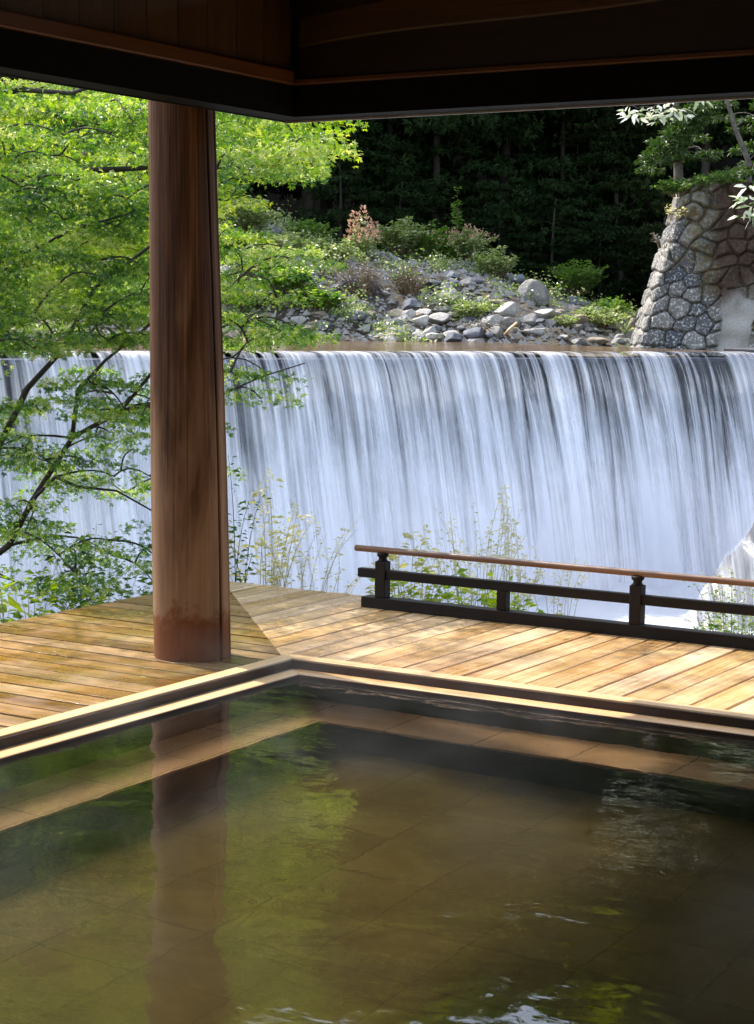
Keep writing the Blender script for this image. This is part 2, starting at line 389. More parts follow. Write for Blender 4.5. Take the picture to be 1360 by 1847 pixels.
mb.box(DX + .11, 8, .9, .98, -.2, -.037); mb.box(-.9, -.82, -9, .9, -.2, -.037)
mb.box(DX + .11, -.82, .3, .38, -.2, -.037)
mb.build('joist', M_raildk, deck)

fl = frame('bath_floor'); tag(fl, 'stone floor inside the bathing pavilion', 'floor', kind='structure')
mb = MB(); mb.box(-.0, PX + 2.2, -9.2, -PY - .505, -.05, 0); mb.box(PX + .505, PX + 2.2, -PY - .504, 0, -.05, -.001); mb.build('floor_slab', M_floor, fl)

# railing
rail = empty('deck_railing', W(-.6, 1.62), RZ)
tag(rail, 'low dark timber railing with rounded brown handrail at the deck edge facing the waterfall', 'railing')
RL = 5.0
def rbox(name, x0, x1, y0, y1, z0, z1, mat=M_raildk, al='x', bev=.004):
    mb = MB(); mb.box(x0, x1, y0, y1, z0, z1, al); return mb.build(name, mat, rail, bev)
rbox('sill', 0.0, RL, -.04, .04, 0.002, .062)
rbox('mid_rail', -.035, RL, -.022, .022, .165, .215)
mb = MB(); mb.tube([(-.06 + i * .5, 0, .322) for i in range(11)], [.0175] * 11, 14); mb.build('handrail', M_railtop, rail)
for i in range(4):
    x = .115 + 1.51 * i
    rbox('post', x - .032, x + .032, -.032, .032, .062, .262, al='z')
    mb = MB()
    mb.tube([(x, 0, .262), (x, 0, .268), (x, 0, .275), (x, 0, .283), (x, 0, .29), (x, 0, .3), (x, 0, .309)], [.034, .026, .0225, .0225, .031, .034, .029], 14)
    mb.build('post_cap', M_raildk, rail)
    if i < 3: rbox('short_post', x + .72, x + .775, -.028, .028, .062, .166, al='z')

# round timber post
pc = P(340, 1190, 8.38); pcx, pcy = pc.x, pc.y + .178
post = empty('timber_post', (pcx, pcy, 0)); tag(post, 'massive round tapered timber post standing on the deck by the bath corner', 'post')
m, nt, b, out = new_mat('post wood')
obj = N(nt, 'ShaderNodeTexCoord').outputs['Object']; sx = N(nt, 'ShaderNodeSeparateXYZ'); nt.links.new(obj, sx.inputs[0])
ang = mth(nt, 'ARCTAN2', sx.outputs[1], sx.outputs[0])
cb = N(nt, 'ShaderNodeCombineXYZ')
nt.links.new(mth(nt, 'MULTIPLY', mth(nt, 'SINE', ang), .17), cb.inputs[0]); nt.links.new(mth(nt, 'MULTIPLY', mth(nt, 'COSINE', ang), .17), cb.inputs[1])
nt.links.new(sx.outputs[2], cb.inputs[2]); v = cb.outputs[0]
g1 = noise_tex(nt, v, (26, 26, .55), 1.0, 6, .65, 1.0); g2 = noise_tex(nt, v, (190, 190, 2.2), 1.0, 4, .7, 0.1); big = noise_tex(nt, v, (4.5, 4.5, .7), 1.0, 4, .6, .8)
f = mth(nt, 'ADD', mth(nt, 'MULTIPLY', g1, .42), mth(nt, 'ADD', mth(nt, 'MULTIPLY', g2, .33), mth(nt, 'MULTIPLY', big, .25)))
col = ramp(nt, f, [(.37, (.013, .006, .002)), (.46, (.058, .024, .009)), (.54, (.12, .052, .02)), (.64, (.25, .13, .06))])
wea = mth(nt, 'ADD', mth(nt, 'MULTIPLY', sx.outputs[2], -.22), mth(nt, 'MULTIPLY', big, .9))      # greyer weathering low down
col = mix(nt, ramp(nt, wea, [(.1, 0.0), (.42, .62)]), col, (.34, .215, .125))
edge = mth(nt, 'ADD', sx.outputs[2], mth(nt, 'MULTIPLY', noise_tex(nt, v, (10, 10, 9), 1.0, 6, .7), -.5))
wetm = ramp(nt, mth(nt, 'ADD', edge, .3), [(.22, 1.0), (.30, 0.0)])
col = mix(nt, wetm, col, mix(nt, 1.0, col, (.62, .36, .2), 'MULTIPLY'))
nt.links.new(col, b.inputs['Base Color']); b.inputs['Roughness'].default_value = .62; b.inputs['Specular IOR Level'].default_value = .12
ck = noise_tex(nt, v, (95, 95, .5), 1.0, 2, .5, .3); ckm = ramp(nt, ck, [(.27, 1.0), (.31, 0.0)])      # hairline drying checks
col2 = mix(nt, mth(nt, 'MULTIPLY', ckm, .8), col, (.012, .005, .002)); nt.links.new(col2, b.inputs['Base Color'])
bump(nt, f, b, .9, .006)
M_post = m
nz, na = 60, 420
V = []
hgt = 3.22
ag = -.61              # where the long drying check runs
for i in range(nz):
    z = hgt * i / (nz - 1)
    r = .179 - .0075 * z - .0008 * z * z + .004 * math.sin(z * 2.1)
    for k in range(na):
        a = 2 * PI * k / (na - 1)
        d = (a - ag - .05 * math.sin(z * 1.3) + PI) % (2 * PI) - PI
        gr = .042 * math.exp(-(d / .036) ** 2)
        rr = r * (1 + .012 * math.cos(2 * a + 1) + .008 * math.cos(5 * a)) - gr - (.006 if d > 0 and d < .5 else 0)
        V.append((rr * math.cos(a) - .021 * z, rr * math.sin(a), z + (.001 if i == 0 else 0)))
grid_mesh('post_shaft', V, nz, na, M_post, post)

# pavilion: beams, frieze, ceiling, roof, walls
pav = frame('bath_pavilion'); tag(pav, 'dark timber roof and lintel beams of the open bathing pavilion overhead', 'pavilion')
BXo, BYo, bz = -.265, .34, 2.5
XE, YE = PX + 2.2, -9.2
bwid = .14
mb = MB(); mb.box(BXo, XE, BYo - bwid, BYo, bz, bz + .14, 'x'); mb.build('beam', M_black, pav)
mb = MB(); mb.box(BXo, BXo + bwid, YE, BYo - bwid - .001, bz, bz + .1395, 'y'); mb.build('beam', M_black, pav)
mb = MB(); mb.box(BXo - .012, XE, BYo + .001, BYo + .013, bz - .009, bz + .05, 'x'); mb.build('drip_edge', M_strip, pav)
mb = MB(); mb.box(BXo - .012, BXo - .001, YE, BYo, bz - .005, bz + .05, 'y'); mb.build('drip_edge', M_raildk, pav)
ix, iy = BXo + bwid, BYo - bwid
mb = MB(); mb.box(ix - .03, XE, iy - .022, iy + .04, bz + .142, bz + .165, 'x'); mb.build('moulding', M_mould, pav, .004)
mb = MB(); mb.box(ix - .04, ix + .022, YE, iy - .023, bz + .142, bz + .205, 'y'); mb.build('moulding', M_mould, pav, .006)
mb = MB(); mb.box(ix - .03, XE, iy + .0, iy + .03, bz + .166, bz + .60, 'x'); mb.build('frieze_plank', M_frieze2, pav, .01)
mb = MB(); y = iy - .03
while y > YE:
    mb.box(ix - .03, ix, y - .205, y - .003, bz + .206, bz + .62, 'z'); y -= .208
mb.build('frieze_panel', M_frieze, pav, .002)
mb = MB(); mb.box(ix - .06, ix + .004, iy - .03, iy + .05, bz + .14, 3.2, 'z'); mb.build('corner_stile', M_frieze2, pav)
# gently curved lighter strip across the plank
mb = MB(); n = 40; b0 = len(mb.v)
for i in range(n + 1):
    x = ix + .03 + i * .075
    t = i / n
    lo = .305 + .13 * t ** .8 + .01 * math.sin(t * 9.0 + .3); hi = lo + .13 + .02 * math.sin(t * 5)
    mb.v += [(x, iy - .0005, bz + lo), (x, iy - .004, bz + lo + .01), (x, iy - .004, bz + hi - .006), (x, iy - .0005, bz + hi)]
for i in range(n):
    for k in range(3):
        q = [b0 + i * 4 + k, b0 + (i + 1) * 4 + k, b0 + (i + 1) * 4 + k + 1, b0 + i * 4 + k + 1]
        mb.face(q, [(mb.v[j][0], mb.v[j][2]) for j in q])
mb.build('sapwood_band', M_frieze, pav)
mb = MB(); y = iy
while y > YE:
    mb.box(ix, XE, y - .195, y, 3.13, 3.15, 'x'); y -= .2
mb.build('ceiling', M_ceil, pav)
mb = MB(); mb.box(-.85, XE + .8, YE - .8, .62, 3.22, 3.34); mb.build('roof', M_raildk, pav)
mb = MB(); mb.box(XE - .1, XE, YE, iy - .01, 0, 3.12); mb.box(ix, XE - .101, YE, YE + .1, 0, 3.12); mb.build('wall', M_wall, pav)
for y in (-3.4, -6.8):
    mb = MB(); mb.box(-.53, -.3, y - .12, y + .12, 0, 3.2, 'z'); mb.build('side_post', M_raildk, pav)
for x in (4.4, 8.6):
    mb = MB(); mb.box(x - .12, x + .12, .37, .6, 0.002, 3.2, 'z'); mb.build('side_post', M_raildk, pav)

# ------------------------------------------------------------------ terrain
O = Vector((-2.1, 25.0)); ea = Vector((.866, .5)); em = Vector((-.5, .866))
def wa(a, b, z=0.0): p = O + ea * a + em * b; return Vector((p.x, p.y, z))
def aw(x, y): q = Vector((x, y)) - O; return q.dot(ea), q.dot(em)
WL = 1.09; RZL = -2.45
CR = [(-30, 5.5), (-8, 4.9), (-3.5, 3.9), (-2.2, 3.55), (-1, 3.05), (1, 2.95), (2.2, 2.75), (2.9, 2.5), (4, 2.05), (5.3, 1.6), (7, 1.5), (40, 1.6)]
def sst(a, b, x): t = min(1, max(0, (x - a) / (b - a))); return t * t * (3 - 2 * t)
def crest(x):
    for (x0, z0), (x1, z1) in zip(CR, CR[1:]):
        if x <= x1: return z0 + (z1 - z0) * (x - x0) / (x1 - x0) if x >= x0 else z0
    return 1.6
def hgt_up(x, y):
    sh = 35.2 + .25 * math.sin(x * 1.3)
    c = crest(x)
    h = .75 + (c - .75) * (0.55 * sst(sh - .6, 44, y) + .45 * sst(sh - .6, sh + 4, y))
    h += -.6 * sst(43.5, 46, y)
    amp = sst(sh - .5, sh + 2, y)
    nn = noise.noise(Vector((x * .8, y * .8, 3))) * .28 + noise.noise(Vector((x * 2.3, y * 2.3, 9))) * .13 + noise.noise(Vector((x * 6, y * 6, 1))) * .05
    h += nn * amp
    tr = sst(5.2, 6.2, x - (y - 34) * .12) * sst(34.6, 35.2, y)
    h = h * (1 - tr) + (3.95 + .1 * nn) * tr
    if y > 47: h += (y - 47) * .40 * sst(47, 60, y) + noise.noise(Vector((x * .05, y * .05, 5))) * 3 * sst(55, 80, y)
    if x < -9 and y < 47: h += sst(-9, -20, x) * 5
    if x > 9: h += sst(9, 25, x) * 6
    return h
m, nt, b, out = new_mat('bank soil')
obj = N(nt, 'ShaderNodeTexCoord').outputs['Object']
n1 = noise_tex(nt, obj, (1, 1, 1), 1.2, 6, .7); n2 = noise_tex(nt, obj, (1, 1, 1), 9, 5, .7)
c = ramp(nt, n2, [(.35, (.028, .021, .014)), (.5, (.06, .048, .034)), (.66, (.15, .135, .11))])
c = mix(nt, ramp(nt, n1, [(.45, 0.), (.6, .8)]), c, (.075, .06, .03))
nt.links.new(c, b.inputs['Base Color']); b.inputs['Roughness'].default_value = .95
bump(nt, n2, b, 1.0, .06); M_soil = m
M_fsoil = plain('forest floor', (.035, .028, .016), .95, 0, .4, 3, .05)
# fine bank sheet then the far hillside
def sheet(name, xs, ys, mat, f=hgt_up):
    V = [(x, y, f(x, y)) for x in xs for y in ys]
    return grid_mesh(name, V, len(xs), len(ys), mat)
xs = np.arange(-12, 10.01, .13); ys = np.arange(33.8, 47.5, .13)
o = sheet('riverbank', xs, ys, M_soil); tag(o, 'rubble and soil bank of the upper river', 'riverbank', kind='structure')
def far_h(x, y):
    h = hgt_up(x, y)
    return h - (.6 if (-12.2 < x < 10.2 and y < 47.6) else 0)
xs = np.concatenate([np.arange(-140, -14, 4.0), np.arange(-14, 14, 1.0), np.arange(14, 141, 4.0)])
ys = np.concatenate([np.arange(36.5, 60, 1.0), np.arange(60, 200, 4.0)])
o = sheet('hillside', xs, ys, M_fsoil, far_h); tag(o, 'steep dark wooded hillside behind the river', 'hill', kind='structure')
V = []; na_, nb_ = 60, 12
for i in range(na_):
    for j in range(nb_):
        a = -45 + 90 * i / (na_ - 1); bb = .32 + (j / (nb_ - 1)) * 18
        p = wa(a, bb); z = .9 + (1.5 if a > 9.6 or a < -18 else 0) * 1.0
        V.append((p.x, p.y, .9))
o = grid_mesh('river_bed', V, na_, nb_, M_soil); tag(o, 'stony bed of the upper river', 'river bed', kind='structure')
mb = MB(); mb.v = [(-400, -300, -3.4), (400, -300, -3.4), (400, 500, -3.4), (-400, 500, -3.4)]; mb.face([0, 1, 2, 3], [(0, 0)] * 4)
o = mb.build('ground', M_fsoil); tag(o, 'valley ground', 'ground', kind='structure')
# near bank sloping away below the deck
V = []; nx_, ny_ = 90, 24
for i in range(nx_):
    for j in range(ny_):
        x = -14 + 26 * i / (nx_ - 1); t = j / (ny_ - 1)
        p = W(0, 0); lx = x; 
        d = 5.0 * t
        # offset outward from the deck corner
        if lx < DX: q = W(DX - 0.1 - (DX - lx) * 1.0, DY - .3 + d) if False else W(lx, DY - .4 + d)
        else: q = W(lx, DY - .4 + d)
        z = -.42 - 2.9 * (t ** 1.1) + noise.noise(Vector((q.x, q.y, 2))) * .12
        if lx < DX: z = min(z, -.42)
        V.append((q.x, q.y, z))
o = grid_mesh('near_bank', V, nx_, ny_, M_fsoil); tag(o, 'earth bank dropping from the deck to the river', 'bank', kind='structure')
V = []
for i in range(60):
    for j in range(14):
        y = -12 + 14.1 * i / 59; t = j / 13; q = W(DX + .4 - 12 * t, y); V.append((q.x, q.y, -.42 - .8 * t + noise.noise(Vector((q.x, q.y, 2))) * .12))
o = grid_mesh('near_bank', V, 60, 14, M_fsoil); tag(o, 'earth bank beside the deck', 'bank', kind='structure')

# ------------------------------------------------------------------ weir, waterfall and water
weir = empty('river_weir', wa(0, 0, 0), R_(30)); tag(weir, 'dark wet concrete weir under the falling water', 'weir')
A0, A1 = -22.0, 9.35
M_weir = plain('wet concrete', (.02, .024, .034), .35, 0, .4, 4, .03)
mb = MB(); mb.box(A0, A1, -.12, .6, -3.3, 1.0); mb.build('weir_wall', M_weir, weir, .06)
mb = MB(); mb.box(A1 + .01, A1 + 14, -.32, .75, -3.3, 1.16); mb.box(A1 + .01, A1 + 14, -1.2, -.33, -3.3, -.4); mb.build('abutment', M_weir, weir, .04)
mb = MB(); mb.box(A0 - 16, A0 - .01, -.4, .75, -3.3, 3.0); mb.build('abutment', M_weir, weir, .04)

def water_mat(name, lo, hi, topclear, seed, fine=1.0, mist=0.6):
    m, nt, b, out = new_mat(name)
    uv = N(nt, 'ShaderNodeTexCoord').outputs['UV']
    mp = N(nt, 'ShaderNodeMapping'); mp.inputs['Location'].default_value = (seed * 13.7, seed * 3.1, seed); nt.links.new(uv, mp.inputs[0]); v = mp.outputs[0]
    sp = N(nt, 'ShaderNodeSeparateXYZ'); nt.links.new(uv, sp.inputs[0]); t = sp.outputs[1]     # metres along the fall
    s1 = noise_tex(nt, v, (9 * fine, .16, 1), 1, 3, .55, .05); s2 = noise_tex(nt, v, (30 * fine, .22, 1), 1, 2, .5, .02); s0 = noise_tex(nt, v, (2.1, .11, 1), 1, 4, .6, .15)
    cl = noise_tex(nt, v, (1.2, .9, 1), 1, 4, .6, .5)
    f = mth(nt, 'ADD', mth(nt, 'MULTIPLY', s1, .36), mth(nt, 'ADD', mth(nt, 'MULTIPLY', s2, .2), mth(nt, 'MULTIPLY', s0, .46)))
    # water spreads into foam the further it falls
    g = mth(nt, 'MULTIPLY', mth(nt, 'SUBTRACT', t, 1.3), .075 * mist)
    f = mth(nt, 'ADD', f, g); f = mth(nt, 'ADD', f, mth(nt, 'MULTIPLY', mth(nt, 'SUBTRACT', cl, .5), .16))
    thin = noise_tex(nt, v, (.28, .1, 1), 1, 2, .5); 
    right = mth(nt, 'MULTIPLY', mth(nt, 'SUBTRACT', sp.outputs[0], 6.6), -.016, 0); right = mth(nt, 'MINIMUM', right, 0.0)
    f = mth(nt, 'ADD', f, right)
    al = ramp(nt, f, [(lo, 0.0), (hi, 1.0)])
    al = mth(nt, 'MULTIPLY', al, topclear)
    b.inputs['Base Color'].default_value = (.89, .91, .99, 1) if seed < 5 else (.5, .52, .58, 1)  # second tone darkens the side cascade to paint in its shade
    b.inputs['Roughness'].default_value = .45; b.inputs['Specular IOR Level'].default_value = .35
    bump(nt, f, b, .5, .05)
    tl = N(nt, 'ShaderNodeBsdfTranslucent'); tl.inputs[0].default_value = (.8, .85, .92, 1)
    m1 = N(nt, 'ShaderNodeMixShader'); m1.inputs[0].default_value = .3; nt.links.new(b.outputs[0], m1.inputs[1]); nt.links.new(tl.outputs[0], m1.inputs[2])
    tr = N(nt, 'ShaderNodeBsdfTransparent'); m2 = N(nt, 'ShaderNodeMixShader')
    nt.links.new(al, m2.inputs[0]); nt.links.new(tr.outputs[0], m2.inputs[1]); nt.links.new(m1.outputs[0], m2.inputs[2]); nt.links.new(m2.outputs[0], out.inputs['Surface'])
    return m
fall = empty('waterfall', wa(0, 0, 0), R_(30)); tag(fall, 'broad silky white curtain of water falling over the weir', 'waterfall')
def curtain(v0, mat, seed, amp, aa0=A0, aa1=A1):
    na, nt_ = 620, 46; V = []; UVs = []
    drop = WL - RZL + .3
    for i in range(na):
        a = aa0 + (aa1 - aa0) * i / (na - 1)
        vv = v0 * (1 + .22 * noise.noise(Vector((a * .9, seed, 0))) + .10 * noise.noise(Vector((a * 5, seed, 0))))
        L = 0; prev = None
        for j in range(nt_):
            t = j / (nt_ - 1)
            if t < .1: q = t / .1; x = -.35 + .35 * q; z = WL - .018 * q * q        # over the lip (b runs backwards)
            else:
                q = (t - .1) / .9; T = q * math.sqrt(2 * drop / 9.81) ; x = vv * T; z = WL - .018 - .5 * 9.81 * T * T
            dn = amp * min(1, t * 3) * (noise.noise(Vector((a * 7, seed * 9, t * .7))) + .4 * noise.noise(Vector((a * 17, seed * 5, t * .8))) + .8 * noise.noise(Vector((a * 2, seed, t * 2))))
            x2 = x + dn + .02; sa = a + .08 * t * noise.noise(Vector((a * 1.1, seed, 7)))
            if prev: L += math.hypot(x - prev[0], z - prev[1])
            prev = (x, z)
            V.append((sa, -x2 - .12, z)); UVs.append((a, L))
    return grid_mesh('water_sheet', V, na, nt_, mat, fall, True, None, UVs)
curtain(1.1, water_mat('fall back', .41, .62, .93, 1), 1, .05)
curtain(1.38, water_mat('fall middle', .5, .67, .82, 2, 1.3), 2, .06)
curtain(1.62, water_mat('fall front', .545, .7, .85, 3, .8, 1.0), 3, .06)

m, nt, b, out = new_mat('upper river water')
obj = N(nt, 'ShaderNodeTexCoord').outputs['Object']
n1 = noise_tex(nt, obj, (1, 5, 1), 1.1, 6, .7, .5)
nt.links.new(ramp(nt, n1, [(.36, (.03, .022, .014)), (.5, (.13, .07, .03)), (.6, (.22, .14, .08)), (.68, (.5, .48, .46))]), b.inputs['Base Color'])
b.inputs['Roughness'].default_value = .08; bump(nt, n1, b, .6, .03); M_up = m
up = empty('upper_river', wa(0, 0, 0), R_(30)); tag(up, 'shallow brown river gliding to the lip of the weir', 'river', kind='structure')
mb = MB(); mb.v = [(A0, .05, WL - .004), (A1, .05, WL - .004), (A1, 16, WL + .02), (A0, 16, WL + .02)]; mb.face([0, 1, 2, 3], [(0, 0)] * 4); mb.build('river_surface', M_up, up)

m, nt, b, out = new_mat('foaming river')
obj = N(nt, 'ShaderNodeTexCoord').outputs['Object']
n1 = noise_tex(nt, obj, (1, 1, 1), 1.3, 6, .65, .8); sp = N(nt, 'ShaderNodeSeparateXYZ'); nt.links.new(obj, sp.inputs[0])
fo = mth(nt, 'ADD', n1, mth(nt, 'MULTIPLY', mth(nt, 'ADD', sp.outputs[1], 6.5), .07))
nt.links.new(ramp(nt, fo, [(.4, (.12, .16, .17)), (.62, (.52, .55, .62))]), b.inputs['Base Color']); b.inputs['Roughness'].default_value = .5
bump(nt, n1, b, .7, .12); M_foam = m
low = empty('lower_river', wa(0, 0, 0), R_(30)); tag(low, 'white foaming plunge pool below the weir', 'river', kind='structure')
V = []
for i in range(150):
    for j in range(60):
        a = -24 + 40 * i / 149; bb = -.2 - 13 * j / 59
        e = math.exp(-(((-bb) - 1.2) / 1.0) ** 2)
        V.append((a, bb, RZL + .15 * noise.noise(Vector((a * .9, bb * .9, 0))) + .06 * noise.noise(Vector((a * 3, bb * 3, 0))) + e * (.12 + .25 * noise.noise(Vector((a * 1.5, bb, 4))))))
grid_mesh('river_surface', V, 150, 60, M_foam, low)

# side cascade pouring over rocks at the right
cas = empty('side_cascade', P(1335, 1010, 24.5)); tag(cas, 'smaller white cascade tumbling over rocks at the right of the weir', 'cascade')
c0 = cas.location.copy(); V = []; UVs = []
nu, nv = 130, 90
for i in range(nu):
    for j in range(nv):
        u = i / (nu - 1) * 3.6 - 1.1; v = j / (nv - 1)          # u to the right, v down-slope toward the camera
        ridge = min(1.3, max(-1.3, -.45 + (u + .48) * 1.5)) + .2 * noise.noise(Vector((u * 2.4, 2, 0)))
        z = ridge * 1.0 + .0
        zz = z * (1 - v) ** .8 + (-2.0) * (1 - (1 - v) ** .8) + .34 * abs(noise.noise(Vector((u * 2.6, v * 2.5, 4)))) + .16 * noise.noise(Vector((u * 5.5, v * 3, 4))) + .05 * noise.noise(Vector((u * 15, v * 3, 4)))
        V.append((u, -v * 1.8 + .12 * noise.noise(Vector((u * 2, v * 2, 8))), zz)); UVs.append((u * 1.0, v * 2.0))
grid_mesh('water_sheet', V, nu, nv, water_mat('shaded cascade water', .44, .6, .9, 5, .9, 0.1), cas, True, None, UVs)
V2 = [(x, y + .06, z - .07) for x, y, z in V]
grid_mesh('rock_ledge', V2, nu, nv, plain('wet rock', (.06, .06, .07), .35, 0, .5, 5, .03), cas)

# ------------------------------------------------------------------ leaves
def T_maple():
    v = [(0, 0, 0)]; f = []
    for a, l in ((-105, .55), (-55, .82), (0, 1.0), (55, .82), (105, .55)):
        t = R_(a); d = np.array([math.cos(t), math.sin(t)]); p = np.array([-d[1], d[0]])
        b = len(v); m = d * l * .45
        for q, z in ((m - p * .19 * l, .02), (d * l, -.16 * l), (m + p * .19 * l, .02)): v.append((q[0] * .5, q[1] * .5, z * .5))
        f.append((0, b, b + 1, b + 2))
    return np.array(v, float), np.array(f)
def T_simple(wd=.28, fold=.08):
    return np.array([(0, 0, 0), (.45, -wd, fold), (1, 0, -.1), (.45, wd, fold)], float), np.array([(0, 1, 2, 3)])
def T_oval(wd=.2, bend=-.12):
    v = [(0, 0, 0), (.3, -wd, .05), (.7, -wd * .85, .02 + bend * .4), (1, 0, bend), (.7, wd * .85, .02 + bend * .4), (.3, wd, .05), (.5, 0, .0)]
    return np.array(v, float), np.array([(0, 1, 6, 5), (1, 2, 3, 6), (6, 3, 4, 5)])
def T_clump():                          # three leaves from one point
    v = []; f = []
    for a in (-50, 0, 48):
        t = R_(a); d = np.array([math.cos(t), math.sin(t)]); p = np.array([-d[1], d[0]]); b = len(v)
        for q, z in ((d * 0.02, 0), (d * .5 - p * .2, .06), (d * 1.0, -.12), (d * .5 + p * .2, .06)): v.append((q[0], q[1], z))
        f.append((b, b + 1, b + 2, b + 3))
    return np.array(v, float), np.array(f)
def leaves(pos, dirs, nrm, size, T):
    tv, tf = T
    pos = np.asarray(pos); x = np.asarray(dirs); x /= np.linalg.norm(x, axis=1, keepdims=True) + 1e-9
    z = np.asarray(nrm); z = z - (z * x).sum(1, keepdims=True) * x; z /= np.linalg.norm(z, axis=1, keepdims=True) + 1e-9
    y = np.cross(z, x); s = np.asarray(size)[:, None, None]
    V = pos[:, None, :] + s * (tv[None, :, 0:1] * x[:, None, :] + tv[None, :, 1:2] * y[:, None, :] + tv[None, :, 2:3] * z[:, None, :])
    f = tf[None] + (np.arange(len(pos)) * len(tv))[:, None, None]
    return V.reshape(-1, 3), f.reshape(-1, tf.shape[1])
def pad(c, rx, ry, rz, n, tilt=.5, droop=0.1, out=None):
    """one spray of leaves: positions, directions, normals"""
    th = nr.uniform(0, 2 * PI, n); r = np.sqrt(nr.uniform(0, 1, n))
    off = np.stack([rx * r * np.cos(th), ry * r * np.sin(th), rz * nr.normal(0, .5, n) - droop * (rx + ry) * .5 * r ** 2], 1)
    pos = np.asarray(c)[None] + off
    d = np.stack([np.cos(th), np.sin(th), -.25 + 0 * th], 1) + nr.normal(0, .45, (n, 3))
    nm = np.array([0, 0, 1.0])[None] + nr.normal(0, tilt, (n, 3))
    return pos, d, nm
def grow(nodes, targets, trunk_mb, r0=.008, sag=.1, seg=5, k=.55):
    """link every spray to the nearest branch already grown"""
    pts = [Vector(n[0]) for n in nodes]; rr = [n[1] for n in nodes]
    root = pts[0]
    for t in sorted(targets, key=lambda q: (Vector(q) - root).length):
        t = Vector(t); best = min(range(len(pts)), key=lambda i: math.sqrt((pts[i].x - t.x) ** 2 + (pts[i].y - t.y) ** 2 + (2.3 * (pts[i].z - t.z)) ** 2))
        a = pts[best]; L = (t - a).length
        if L < 1e-3: continue
        ra = max(r0, min(rr[best] * .7, .004 + .009 * L)); P_ = []; R2 = []
        side_ = Vector((rnd.uniform(-1, 1), rnd.uniform(-1, 1), rnd.uniform(-.2, .8))) * L * .1
        for i in range(seg + 1):
            q = i / seg; p = a.lerp(t, q) + side_ * math.sin(q * PI) + Vector((0, 0, sag * L * math.sin(q * PI)))
            P_.append(p); R2.append(ra * (1 - k * q))
            if i: pts.append(p); rr.append(R2[-1])
        trunk_mb.tube(P_, R2, 5, cap=False)
def make_tree(name, trunk_pts, targets, padf, T, size, mat, bark, label=None, cat='tree', group=None, mats2=None, extra=None):
    base = Vector(trunk_pts[0][0]); root = empty(name, base); 
    if label: tag(root, label, cat, group)
    tm = MB(); nodes = []
    tm.tube([p for p, r in trunk_pts], [r for p, r in trunk_pts], 9)
    nodes += [(p, r) for p, r in trunk_pts[1:]]
    for st in (extra or []): tm.tube([p for p, r in st], [r for p, r in st], 7); nodes += [(p, r) for p, r in st]
    grow(nodes, targets, tm)
    tm.v = [tuple(Vector(v) - base) for v in tm.v]
    tm.build('trunk', bark, root)
    A = [[], [], []]
    for c in targets:
        for i, q in enumerate(padf(c)): A[i].append(q)
    pos, d, n = (np.concatenate(a) for a in A)
    s = nr.uniform(size[0], size[1], len(pos))
    V, f = leaves(pos - np.array(base), d, n, s, T)
    if T[0].shape[0] > 5 or T[1].shape[1] == 4: np_mesh('crown', V, f, mat, root)
    return root

# ------------------------------------------------------------------ the maple by the deck
def px_curve(pts, D, r0, r1):
    n = len(pts); return [(P(x, y, D + dd), r0 + (r1 - r0) * i / (n - 1)) for i, (x, y, dd) in enumerate(pts)]
def dens(x, y):
    """share of the picture the maple foliage fills, as seen"""
    if y < 150: return .9 if x < 560 else .0
    if x < 300:
        return 1.0 if y < 620 else (.6 if y < 700 else (.55 if y < 900 else (.42 if y < 1080 else 0)))
    if y < 330: return .95 if x < 560 - (y - 215) * .05 else 0
    if y < 440: return .12 if x < 440 else 0
    if y < 620: return .6 if x < 560 else .1 if x < 590 else 0
    if y < 720: return .35 if x < 530 else 0
    if y < 860: return .25 if x < 440 else 0
    return 0
def pads_for(n, xr, yr, Dr, fn):
    out = []
    for _ in range(n * 6):
        x, y = rnd.uniform(*xr), rnd.uniform(*yr)
        if rnd.random() < fn(x, y): out.append(tuple(P(x, y, rnd.uniform(*Dr))))
        if len(out) >= n: break
    return out
trunk = [(Vector(p), r) for p, r in [(P(-150, 1190, 12.6), .10), (P(-120, 1120, 12.5), .09), (P(-75, 1050, 12.4), .08)]]
trunk[0] = (Vector((trunk[0][0].x, trunk[0][0].y, -1.2)), .11)
ex = [px_curve([(-75, 1050, -.1), (15, 985, -.3), (60, 900, -.4), (130, 790, -.4), (165, 770, -.5), (215, 745, -.5), (300, 640, -.6), (400, 590, -.4), (470, 560, -.2)], 12.4, .024, .006),
      px_curve([(-75, 1050, -.1), (-50, 900, 0), (0, 800, -.1), (50, 700, -.1), (105, 640, 0), (170, 520, .1), (290, 430, .2), (400, 330, .4)], 12.4, .03, .008),
      px_curve([(130, 790, -.4), (140, 705, -.3), (190, 650, -.2), (265, 590, -.1), (330, 520, 0)], 12.4, .016, .006),
      px_curve([(60, 900, -.4), (100, 860, -.6), (140, 878, -.8), (210, 885, -.9), (290, 930, -1.0)], 12.4, .014, .005),
      px_curve([(-50, 900, 0), (-70, 600, 0), (-40, 330, 0), (60, 322, -.2), (150, 308, -.4), (260, 303, -.5), (420, 280, -.3)], 12.4, .05, .008),
      px_curve([(-40, 330, 0), (-60, 170, 0), (20, 160, -.3), (130, 168, -.5), (240, 130, -.6)], 12.4, .035, .006),
      px_curve([(-60, 170, 0), (20, -100, .3), (100, -350, .6), (150, -600, .9)], 12.4, .05, .01),
      px_curve([(-70, 600, 0), (0, 470, -.3), (60, 450, -.4), (130, 415, -.5), (250, 380, -.6)], 12.4, .018, .006),
      px_curve([(215, 745, -.5), (300, 720, -.5), (400, 712, -.4), (470, 680, -.4), (550, 655, -.3)], 12.4, .01, .004)]
tg = pads_for(390, (-220, 590), (150, 1070), (10.9, 13.6), dens)
tg += pads_for(150, (-700, 520), (-900, 150), (11.0, 15.5), lambda x, y: .8)
